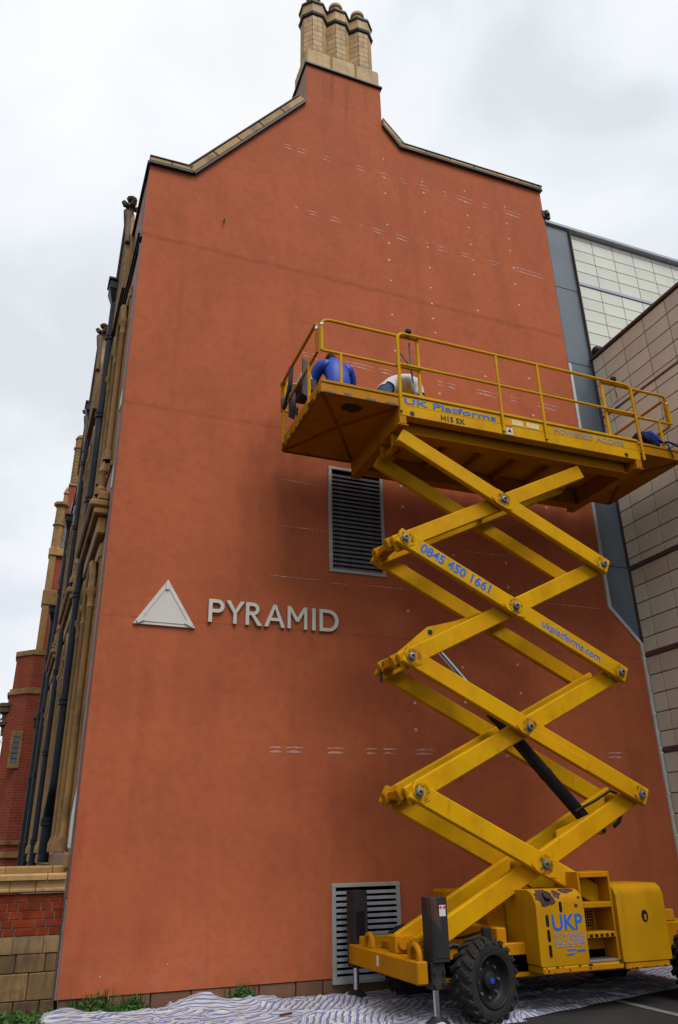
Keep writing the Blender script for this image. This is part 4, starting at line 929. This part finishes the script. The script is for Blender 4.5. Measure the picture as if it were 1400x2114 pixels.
# flaked paint on the boxes' shoulders
def rbs(x, t, r, y0, z1, off):   # point on the rounded shoulder
    return Vector((x, y0+r-(r+off)*math.sin(t), z1-r+(r+off)*math.cos(t)))
for cx, ct, rx, rt, sd in ((5.32, .98, .125, .85, 1), (5.485, .80, .055, .42, 2), (5.64, .42, .12, .40, 4), (5.75, 1.2, .02, .12, 6), (5.40, 1.35, .05, .35, 8)):
    rnd = random.Random(sd); q = MB(); n = 22; c0 = q.bm.verts.new(rbs(cx, ct, .13, -2.25, 1.165, .003)); ring = []
    for k in range(n):
        a = 2*math.pi*k/n; f = rnd.uniform(.72, 1.08); t = ct+math.sin(a)*rt*f
        p = rbs(cx+math.cos(a)*rx*f, min(t, math.pi/2), .13, -2.25, 1.165, .003)
        if t > math.pi/2: p.z -= (t-math.pi/2)*.13
        if t < 0: p = Vector((p.x, -2.25+.13-t*.13, 1.168))
        ring.append(q.bm.verts.new(p))
    mid = [q.bm.verts.new(rbs(cx+(v.co.x-cx)*.55, max(0, min(math.pi/2, ct+math.sin(2*math.pi*k/n)*rt*.55)), .13, -2.25, 1.165, .0035)) for k, v in enumerate(ring)]
    for k in range(n): q.bm.faces.new((ring[k], ring[(k+1) % n], mid[(k+1) % n], mid[k])); q.bm.faces.new((mid[k], mid[(k+1) % n], c0))
    P('rust_shade_patch', q, 'rust', b1)
q = MB(); q.lathe([(0, .03), (.045, .028), (.055, 0)], rbs(5.35, 1.0, .13, -2.25, 1.165, .0), (0, -.8, .55), 12); P('lamp', q, 'black', b1)
for x, z, w_ in ((5.70, 1.005, .05),):
    q = MB(); q.prism([(x+w_/2*math.cos(t)*random.uniform(.8, 1.2), z+.02*math.sin(t)) for t in np.linspace(0, 6.28, 10)[:-1]], XZ, -2.2525, -2.2495); P('rust_shade_patch', q, 'rust', b1)
# access steps between the boxes
q = MB(); q.box(5.803, 5.83, -2.20, -1.75, .46, 1.33, .004); q.box(6.21, 6.237, -2.20, -1.75, .46, 1.33, .004); q.box(5.83, 6.21, -1.90, -1.88, .46, 1.269, .002); lad = P('access_steps', q, 'yellow_worn_shaded', lift)
for z in (1.27, .97, .68):
    q = MB(); q.box(5.832, 6.208, -2.21, -1.91, z, z+.055, .006); P('step', q, 'yellow_worn_shaded', lad)
q = MB(); q.box(5.832, 6.208, -2.20, -1.91, .452, .475, .004); P('step', q, 'steel', lad)
for z0, z1 in ((1.04, 1.22), (.75, .93)):
    q = MB(); q.box(5.84, 6.17, -1.912, -1.905, z0, z1); pm_ = P('mesh_panel', q, 'yellow_worn_shaded', lad); q = MB()
    for i in range(11):
        for j in range(6):
            if random.random() < .9: q.box(5.855+i*.028, 5.875+i*.028, -1.9145, -1.9125, z0+.012+j*.028, z0+.032+j*.028)
    P('mesh_hole', q, 'dark', pm_, kind='stuff')
q = MB(); [q.box(5.86+.07*k, 5.90+.07*k, -2.2125, -2.2105, .69, .72) for k in range(5)]; P('step_wear', q, 'dark', lad)
q = MB(); q.box(6.32, 6.55, -1.72, -1.45, 1.0, 1.29, .01); P('exhaust_box', q, 'black', lift)
q = MB(); q.box(6.90, 7.50, -2.05, -.45, .50, .78, .015); q.box(7.86, 7.97, -2.18, -.36, .42, .62, .01); q.box(7.44, 7.9, -1.9, -.6, .42, .6, .01); P('rear_frame', q, 'yellow_worn_shaded', lift)
q = MB(); q.box(6.905, 7.05, -2.22, -1.9, .80, .92, .01); P('hinge_bracket', q, 'yellow_worn_shaded', lift)
for pts in ([(4.0, -1.2, .60), (4.2, -1.1, .70), (4.5, -1.2, .66), (4.9, -1.15, .72)], [(4.05, -1.6, .60), (4.3, -1.66, .74), (4.6, -1.64, .70), (4.95, -1.7, .78)], [(4.2, -1.96, .50), (4.5, -1.99, .44), (4.85, -1.98, .47), (5.15, -1.96, .44)]):
    q = MB(); q.tube(fillet(pts, .06), .016, 6); P('hydraulic_hose', q, 'black', lift)
for x in (5.26, 5.52, 5.78):
    q = MB(); q.lathe([(0, .006), (.010, .006), (.012, 0)], (x, -2.2625, .418), (0, -1, 0), 8); P('sill_bolt', q, 'rust', b1)
rnd = random.Random(31)
for k in range(16):
    x = rnd.uniform(5.22, 6.18); w_ = rnd.uniform(.01, .06); z_ = rnd.choice((.385, .443)); q = MB(); q.box(x, x+w_, -2.2645, -2.2625, z_+(.001 if z_ < .4 else -.004), z_+rnd.uniform(.006, .014)); P('paint_chip', q, 'rust', b1)
for k in range(10):
    x = rnd.uniform(6.27, 6.82); q = MB(); q.box(x, x+rnd.uniform(.01, .04), -2.2425, -2.2405, .372, .372+rnd.uniform(.006, .02)); P('paint_chip', q, 'rust', b2)
# wheels
def wheel(cx, cy, steer, near=True):
    ax = Vector((math.sin(steer), -math.cos(steer), 0)); w_ = .27; r = .385; c = Vector((cx, cy, r-.012)); fw_ = Vector((math.cos(steer), math.sin(steer), 0))
    q = MB(); prof = [(.235, -w_/2+.02), (.29, -w_/2-.0), (.335, -w_/2+.012), (.358, -w_/2+.05), (.362, 0), (.358, w_/2-.05), (.335, w_/2-.012), (.29, w_/2), (.235, w_/2-.02)]
    q.lathe(prof, c, ax, 48); e = 20
    for k in range(e):
        for sd in (1, -1):
            a = 2*math.pi*(k+(.5 if sd < 0 else 0))/e; rad = lambda t: fw_*math.cos(t)+Vector((0, 0, 1))*math.sin(t)
            c0, c1 = c+rad(a)*.368+ax*sd*.018, c+rad(a+.17)*.362+ax*sd*(w_/2-.012)
            q.beam(c0, c1, .050, .032, rad(a+.08), .006)
            q.beam(c+rad(a+.17)*.368+ax*sd*(w_/2-.02), c+rad(a+.19)*.325+ax*sd*(w_/2-.002), .045, .014, ax, .004)
    wh = P('wheel', q, 'tyre', lift); s = 1
    q = MB(); q.lathe([(.238, .115), (.245, .128), (.232, .132), (.222, .115), (.215, .07), (.19, .04), (.12, .03), (.095, .04), (.08, .085), (.05, .10), (.0, .103)], c, ax, 32); q.lathe([(.238, -.11), (.245, -.125), (.22, -.115), (.2, 0), (0, 0)], c, ax, 24); rm = P('rim', q, 'rim', wh)
    q = MB(); [q.lathe([(0, .058), (.013, .058), (.014, .035)], c+(fw_*math.cos(t)+Vector((0, 0, 1))*math.sin(t))*.15, ax, 6) for t in np.arange(8)*math.pi/4]; P('wheel_nut', q, 'steel', rm)
    q = MB(); q.lathe([(0, .108), (.025, .108), (.027, .103)], c, ax, 10); P('hub_cap', q, 'rope', rm)
wheel(4.57, -2.135, R(17)); wheel(4.56, -.43, R(17)); wheel(7.42, -2.12, 0); wheel(7.42, -.43, 0)
q = MB(); q.tube([(4.57, -2.0, .38), (4.57, -.55, .38)], .06, 10); q.tube([(7.42, -2.0, .38), (7.42, -.55, .38)], .06, 10); q.box(4.45, 4.68, -1.5, -1.1, .26, .42, .02); P('axle', q, 'jack', lift)
q = MB(); q.box(4.70, 4.80, -1.97, -1.90, .62, .82, .01); q.tube([(4.15, -2.0, .62), (4.3, -1.99, .68), (4.5, -1.98, .66), (4.7, -1.96, .72)], .02, 6); q.tube([(4.155, -2.12, .70), (4.155, -2.12, .86)], .02, 8); P('hydraulic_valve', q, 'black', lift)

# ================================================================== PEOPLE ON THE PLATFORM
def hand(J, E, wrist, d, up, side, nm):
    d, up = Vector(d).normalized(), Vector(up).normalized(); sd = d.cross(up).normalized(); w_ = Vector(J[wrist][0])
    J[nm+'palm'] = (w_+d*.07, .032); E.append((wrist, nm+'palm'))
    for i, l in enumerate((.068, .078, .072, .055)):
        b_ = w_+d*.10+sd*(i-1.5)*.021; J[f'{nm}f{i}a'] = (b_, .010); J[f'{nm}f{i}b'] = (b_+d*l*.55-up*.012, .009); J[f'{nm}f{i}c'] = (b_+d*l-up*.035, .008)
        E += [(nm+'palm', f'{nm}f{i}a'), (f'{nm}f{i}a', f'{nm}f{i}b'), (f'{nm}f{i}b', f'{nm}f{i}c')]
    t0 = w_+d*.045-sd*.035*side; J[nm+'ta'] = (t0, .012); J[nm+'tb'] = (t0+d*.035-sd*.018*side-up*.01, .010); J[nm+'tc'] = (t0+d*.06-sd*.02*side-up*.03, .009)
    E += [(nm+'palm', nm+'ta'), (nm+'ta', nm+'tb'), (nm+'tb', nm+'tc')]
def skinned(J, E, root):
    names = list(J); me = bpy.data.meshes.new('body'); me.from_pydata([J[n][0][:] if not isinstance(J[n][0], tuple) else J[n][0] for n in names], [(names.index(a), names.index(b_)) for a, b_ in E], [])
    o = bpy.data.objects.new('tmpbody', me); COL.objects.link(o); o.modifiers.new('s', 'SKIN')
    sv = me.skin_vertices[0].data
    for i, n in enumerate(names):
        r = J[n][1]; sv[i].radius = r if isinstance(r, tuple) else (r, r)
        sv[i].use_root = n == root
    o.modifiers['s'].branch_smoothing = .4
    sub = o.modifiers.new('u', 'SUBSURF'); sub.levels = 2; sub.render_levels = 2
    dg = bpy.context.evaluated_depsgraph_get(); ev = bpy.data.meshes.new_from_object(o.evaluated_get(dg)); bpy.data.objects.remove(o); return ev
def region_shell(me, J, segs, keep, off, name, rough=0):
    """copy the faces nearest to the kept bones, pushed out along the normals"""
    bm = bmesh.new(); bm.from_mesh(me); bm.normal_update(); kill = []
    sg = [(Vector(J[a][0]), Vector(J[b_][0]), nm) for a, b_, nm in segs]
    for f in bm.faces:
        c = f.calc_center_median(); best = None
        for A, B, nm in sg:
            ab = B-A; t = max(0, min(1, (c-A).dot(ab)/max(1e-9, ab.length_squared))); dd = (c-(A+ab*t)).length
            if best is None or dd < best[0]: best = (dd, nm)
        if best[1] not in keep: kill.append(f)
    bmesh.ops.delete(bm, geom=kill, context='FACES')
    for v in bm.verts: v.co += v.normal*(off+(noise.noise(v.co*11)*rough if rough else 0))
    m2 = bpy.data.meshes.new(name); bm.to_mesh(m2); bm.free(); m2.shade_smooth(); m2.materials.clear(); return m2
def person(label, J, E, loc, clothes, hairfn):
    segs = []
    body = skinned(J, E, 'pelvis'); body.shade_smooth(); body.materials.clear()
    def rg(a, b_):
        n = a+b_
        if 'head' in a or 'head' in b_: return 'head'
        if any(k in b_ for k in ('palm', 'f0', 'f1', 'f2', 'f3', 'ta', 'tb', 'tc')): return 'hand'
        if 'toe' in b_: return 'foot'
        if 'wrist' in b_: return 'forearm'
        if 'elbow' in b_: return 'arm'
        if 'knee' in b_ or 'ankle' in b_: return 'leg'
        if 'hip' in b_: return 'hip'
        return 'torso'
    segs = [(a, b_, rg(a, b_)) for a, b_ in E]
    t = thing('person', label, 'person', loc, 'workers kneeling on the raised platform')
    bo = add('body', body, 'skin', t)
    for nm, keep, off, m, rough in clothes: add(nm, region_shell(body, J, segs, keep, off, nm, rough), m, t)
    hm = region_shell(body, J, segs, ('head',), .014, 'hair', .008); bm = bmesh.new(); bm.from_mesh(hm)
    bmesh.ops.delete(bm, geom=[f for f in bm.faces if not hairfn(f.calc_center_median())], context='FACES'); bm.to_mesh(hm); bm.free(); add('hair', hm, 'hair', t)
    # face: nose, ears and eyes as part of the head
    return t
def limbs(J, E, sd, sh, el, wr, hp, kn, an, toe, k=1.0):
    J.update({f'sh{sd}': (Vector(sh), .078*k), f'elbow{sd}': (Vector(el), .052*k), f'wrist{sd}': (Vector(wr), .032), f'hip{sd}': (Vector(hp), .105*k), f'knee{sd}': (Vector(kn), .068*k), f'ankle{sd}': (Vector(an), .045), f'toe{sd}': (Vector(toe), .035)})
    E += [('chest', f'sh{sd}'), (f'sh{sd}', f'elbow{sd}'), (f'elbow{sd}', f'wrist{sd}'), ('pelvis', f'hip{sd}'), (f'hip{sd}', f'knee{sd}'), (f'knee{sd}', f'ankle{sd}'), (f'ankle{sd}', f'toe{sd}')]
V = Vector
zf = 7.125
J = {'pelvis': (V((3.41, -1.32, zf+.40)), .15), 'waist': (V((3.41, -1.36, zf+.58)), (.155, .125)), 'chest': (V((3.41, -1.30, zf+.84)), (.185, .13)), 'c7': (V((3.405, -1.20, zf+1.02)), .075), 'neck': (V((3.405, -1.15, zf+1.09)), .058), 'head0': (V((3.40, -1.10, zf+1.17)), .082), 'head1': (V((3.40, -1.06, zf+1.27)), .088), 'headn': (V((3.40, -.98, zf+1.18)), .035)}
E_ = [('pelvis', 'waist'), ('waist', 'chest'), ('chest', 'c7'), ('c7', 'neck'), ('neck', 'head0'), ('head0', 'head1'), ('head0', 'headn')]
limbs(J, E_, 'l', (3.19, -1.24, zf+.93), (3.10, -1.06, zf+.66), (3.24, -.82, zf+.62), (3.31, -1.28, zf+.37), (3.26, -.90, zf+.09), (3.30, -1.33, zf+.06), (3.30, -1.45, zf+.045)); limbs(J, E_, 'r', (3.63, -1.24, zf+.93), (3.74, -1.08, zf+.66), (3.60, -.80, zf+.66), (3.51, -1.28, zf+.37), (3.56, -.90, zf+.09), (3.52, -1.33, zf+.06), (3.52, -1.45, zf+.045))
hand(J, E_, 'wristl', (.2, 1, -.1), (0, 0, 1), -1, 'hl'); hand(J, E_, 'wristr', (-.2, 1, .1), (0, 0, 1), 1, 'hr')
person('person in a bright blue padded jacket kneeling with back turned, facing the wall', J, E_, (3.41, -1.2, zf), [('jacket', ('torso', 'arm', 'forearm'), .026, 'jacket', .012), ('trousers', ('leg', 'hip'), .012, 'trousers', .006), ('boots', ('foot',), .012, 'black', 0)], lambda c: c.z > zf+1.10 and not (c.y > -1.0 and c.z < zf+1.24))
zf = 7.14; yc = -1.2
J = {'pelvis': (V((4.17, yc, zf+.66)), .165), 'waist': (V((4.30, yc, zf+.87)), (.165, .14)), 'chest': (V((4.52, yc, zf+.97)), (.19, .155)), 'c7': (V((4.70, yc, zf+.87)), .09), 'neck': (V((4.76, yc, zf+.80)), .058), 'head0': (V((4.82, yc, zf+.71)), .085), 'head1': (V((4.88, yc, zf+.63)), .086), 'headn': (V((4.79, yc, zf+.60)), .035)}
E_ = [('pelvis', 'waist'), ('waist', 'chest'), ('chest', 'c7'), ('c7', 'neck'), ('neck', 'head0'), ('head0', 'head1'), ('head0', 'headn')]
for sd, s in (('l', 1), ('r', -1)): limbs(J, E_, sd, (4.63, yc+s*.19, zf+.88), (4.66, yc+s*.27, zf+.58), (4.80, yc+s*.22, zf+.32), (4.15, yc+s*.10, zf+.60), (4.31, yc+s*.14, zf+.09), (3.90, yc+s*.13, zf+.07), (3.77, yc+s*.13, zf+.05))
hand(J, E_, 'wristl', (.6, -.1, -.8), (.8, 0, .6), -1, 'hl'); hand(J, E_, 'wristr', (.6, .1, -.8), (.8, 0, .6), 1, 'hr')
person('person in a pale grey T-shirt and blue jeans bent double over the deck', J, E_, (4.4, yc, zf), [('shirt', ('torso', 'arm'), .026, 'shirt', .024), ('jeans', ('leg', 'hip'), .014, 'jeans', .006), ('shoes', ('foot',), .012, 'black', 0)], lambda c: c.x > 4.78)

# harness thrown over the right end deck
q = MB(); rnd = random.Random(11)
base = hit(1320, 893, 1, YN+.12)
def coil(mb, c, r, n, rr, squash=.45):
    pts = [V((c.x+r*math.cos(t)*(1+.1*math.sin(3*t)), c.y+r*.8*math.sin(t), c.z+squash*r*math.sin(2*t+.5)+.02*t/6)) for t in np.linspace(0, 2*math.pi*n, 14*n)]
    mb.tube(pts, rr, 6)
c0 = V((8.36, YN+.16, 7.33))
coil(q, c0, .20, 2, .045); coil(q, c0+V((.12, .02, .08)), .13, 2, .03, .7); coil(q, c0+V((-.08, .03, .02)), .12, 1, .04)
hz = P('safety_harness', q, 'harness'); tag(hz, 'tangled navy safety harness lying over the edge of the platform deck', 'harness')
q = MB(); coil(q, c0+V((.16, -.02, .12)), .10, 1, .028, .8); P('strap', q, 'rope', hz)
q = MB()
for dx in (.28, .52, .58):
    q.tube([c0+V((.15, 0, .06)), c0+V((dx*.7, -.12, .06)), V((c0.x+dx, YN-.03, 7.27)), V((c0.x+dx+.02, YN-.035, 7.15)), V((c0.x+dx+.05, YN-.03, 7.06))], .014, 6)
P('strap', q, 'harness', hz)

# ================================================================== DUST SHEET, WEEDS AND SCRAPS ON THE GROUND
def sheet_z(x, y):
    n_ = noise.noise; h = .010
    h += .020*abs(n_(V((x*1.3, y*2.2, 0))))+.022*(1-abs(n_(V((x*2.6+1, y*3.5, 2)))*1.6))**3 if True else 0
    h += .012*max(0, 1-abs(n_(V((x*6+3, y*7, 5))))*2.2)
    near = math.exp(-((y+.12)/.20)**2)                        # bunched up against the wall
    if y > -.13: near = 1.0
    amp = .05+.035*n_(V((x*.8, 7, 0)))
    bump = .10*math.exp(-((x-2.12)/.20)**2)+.02*math.exp(-((x-.75)/.25)**2)-.02*math.exp(-((x-1.2)/.4)**2)-.03*math.exp(-((x-4.4)/1.6)**2)
    left = math.exp(-((x-.62)/.22)**2)*.05
    h += near*max(.01, amp*(.4 if x > 3 else 1)+bump)+left*max(0, 1-abs(y+.4)/.6)
    h += .05*math.exp(-((x-8.3)/.3)**2-((y+.5)/.4)**2)
    return max(.007, h)
def sheet_front(x):
    if x < 4.4: return -2.35
    if x < 4.95: return -2.25
    return -2.13+(x-4.95)*.27+.04*noise.noise(V((x*3, 0, 9)))
def make_sheet():
    nx, ny = 320, 92; x0, x1 = .36, 8.75; vs_, fs = [], []; rnd = random.Random(21)
    cells = []
    for k in range(52):
        x, y = rnd.uniform(.2, 8.9), rnd.uniform(-2.4, .1); big = rnd.random()
        ang = rnd.gauss(0, .24) if big < .8 else rnd.choice((-1, 1))*rnd.uniform(.6, 1.25)
        if x > 4.9 and y < -.7: ang = rnd.gauss(1.05, .2)
        if x < .95: ang = rnd.gauss(1.2, .25)
        cells.append((x, y, ang, rnd.uniform(0, 1), rnd.uniform(-.10, .10), rnd.uniform(-.16, .16)))
    def near(x, y):
        wx, wy = x+.16*noise.noise(V((x*2.2, y*2.2, 1))), y+.12*noise.noise(V((x*2.2, y*2.2, 6)))
        d = sorted((((wx-c[0])*.62)**2+((wy-c[1])*1.15)**2, i) for i, c in enumerate(cells))[:2]
        return d[0][1], math.sqrt(d[1][0])-math.sqrt(d[0][0])
    cid = {}
    for i in range(nx+1):
        x = x0+(x1-x0)*i/nx; yf_ = sheet_front(x); yb_ = -.13+.11*min(1, max(0, (x-1.55)/.25)) if x > .62 else -.13-.3*(.62-x)
        for j in range(ny+1):
            y = yb_+(yf_-yb_)*j/ny; xx = x + (.10*noise.noise(V((y*3.0, 1, 4))) if i == 0 else 0)
            k, e = near(x, y); c = cells[k]
            ridge = math.exp(-(e/.035)**2)*(.022+.02*noise.noise(V((x*2, y*2, 9)))) ; tilt = (x-c[0])*c[4]*.35+(y-c[1])*c[5]*.45
            z = sheet_z(x, y)+max(0, ridge)+max(-.008, tilt)*.6
            edge = min(1, j/3, (ny-j)/3+.02, i/4, (nx-i)/4+.02); z = max(.006, .006+(z-.006)*(edge if j > 2 or x < .8 else max(edge, .55)))
            vs_.append((xx, y, z)); cid[i*(ny+1)+j] = k
    w_ = ny+1
    for i in range(nx):
        for j in range(ny): fs.append((i*w_+j, (i+1)*w_+j, (i+1)*w_+j+1, i*w_+j+1))
    me = bpy.data.meshes.new('dust_sheet'); me.from_pydata(vs_, [], fs); ul = me.uv_layers.new(name='stripe')
    for p in me.polygons:
        c = cells[cid[p.vertices[0]]]; ca, sa = math.cos(c[2]), math.sin(c[2])
        for li, vi in zip(p.loop_indices, p.vertices):
            x, y, z = vs_[vi]; ul.data[li].uv = (x*sa+y*ca+c[3]+.05*noise.noise(V((x*1.6, y*1.6, c[3]*9)))+.018*noise.noise(V((x*6, y*6, 2)))+z*.5, 0)
    me.shade_smooth(); return me
tag(add('dust_sheet', make_sheet(), 'sheet'), 'crumpled blue and white striped dust sheet spread along the foot of the wall', 'dust sheet')
q = MB(); p0 = hit(590, 2095, 2, .05); q.obox((p0.x, p0.y, .055), V((.055, -.03, .01)), V((.012, .02, 0)), (0, 0, .010)); tag(P('wood_offcut', q, 'wood'), 'small dark red wood offcut lying on the striped sheet', 'wood scrap')

def blades(mb, cx, cy, n, rx, ry, h0, h1, lean=.4, w_=.008):
    for _ in range(n):
        x, y = cx+random.gauss(0, rx), cy+random.uniform(-ry, ry); h = random.uniform(h0, h1); a = random.uniform(0, 6.28); d = V((math.cos(a), math.sin(a), 0)); s = V((-d.y, d.x, 0))*w_*random.uniform(.6, 1.4); l = random.uniform(.1, lean)*h
        b_ = V((x, y, .0)); m_ = b_+d*l*.35+V((0, 0, h*.6)); t_ = b_+d*l+V((0, 0, h))
        v = [mb.bm.verts.new(p) for p in (b_-s, b_+s, m_+s*.8, m_-s*.8, t_)]
        mb.bm.faces.new((v[0], v[1], v[2], v[3])); mb.bm.faces.new((v[3], v[2], v[4]))
def leaves(mb, cx, cy, n, r, zmax, s0=.02):
    for _ in range(n):
        a = random.uniform(0, 6.28); rr = r*math.sqrt(random.random()); p = V((cx+rr*math.cos(a), cy+rr*.5*math.sin(a)-.02, random.uniform(.02, zmax)*(1-.6*rr/r))); s = s0*random.uniform(.6, 1.5)
        d = V((random.uniform(-1, 1), random.uniform(-1, 1), random.uniform(-.2, .8))).normalized(); e = d.orthogonal().normalized()
        v = [mb.bm.verts.new(x) for x in (p-d*s, p+e*s*.45, p+d*s, p-e*s*.45)]; mb.bm.faces.new(v)
q = MB()
for k in range(1500): 
    x = random.uniform(-2.3, .62); blades(q, x, -.16, 1, .02, .14, .05, .15)
leaves(q, .1, -.14, 1500, .75, .15, .022); leaves(q, -1.2, -.14, 700, .9, .13, .022)
P('grass', q, 'grass', kind='stuff', smooth=False)['label'] = 'ragged grass along the low wall'
for cx, r, zt_, lab, dry in ((.95, .30, .26, 'leafy green weed clump at the wall foot nearest the drainpipes', True), (1.38, .17, .19, 'smaller weed clump with dry stalks under the rendered wall', True), (2.60, .15, .22, 'weed tuft beside the hump in the dust sheet', True)):
    q = MB(); leaves(q, cx, -.06, 520, r, zt_, .020); blades(q, cx, -.06, 80, r*.5, .03, .06, zt_+.04); o = tag(P('weed_clump', q, 'grass', smooth=False), lab, 'weed')
    if dry: q = MB(); blades(q, cx+.05, -.02, 9, r*.5, .02, .14, .24, .35, .006); P('dry_stalk', q, 'dry', o, smooth=False)

# bare tree behind the turret
def tree(x, y, h):
    t = thing('bare_tree', 'thin bare tree showing beyond the brick turret', 'tree', (x, y, 0)); rnd = random.Random(4)
    tr = MB(); tr.tube([(x, y, 0), (x+.1, y, h*.3), (x-.05, y+.1, h*.6), (x+.05, y, h*.85)], [.16, .12, .07, .03], 8); P('trunk', tr, 'twig', t)
    cr_ = MB()
    def br(p, d, l, r, dep):
        pts = [p]; 
        for k in range(3): d = (d+V((rnd.uniform(-.3, .3), rnd.uniform(-.3, .3), rnd.uniform(-.05, .25)))).normalized(); pts.append(pts[-1]+d*l/3)
        cr_.tube(pts, [r, r*.8, r*.6, r*.35], 4, False)
        if dep:
            for k in range(4): br(pts[rnd.choice((1, 2, 3))], (d+V((rnd.uniform(-1, 1), rnd.uniform(-1, 1), rnd.uniform(-.2, .7)))).normalized(), l*.6, r*.55, dep-1)
    for k in range(16):
        z = h*(.25+.6*k/16); a = k*2.4; br(V((x, y, z)), V((math.cos(a), math.sin(a), .6)).normalized(), h*.22*(1.2-k/20), .04, 2)
    P('crown', cr_, 'twig', t)
tree(-2.1, 26, 8.6)
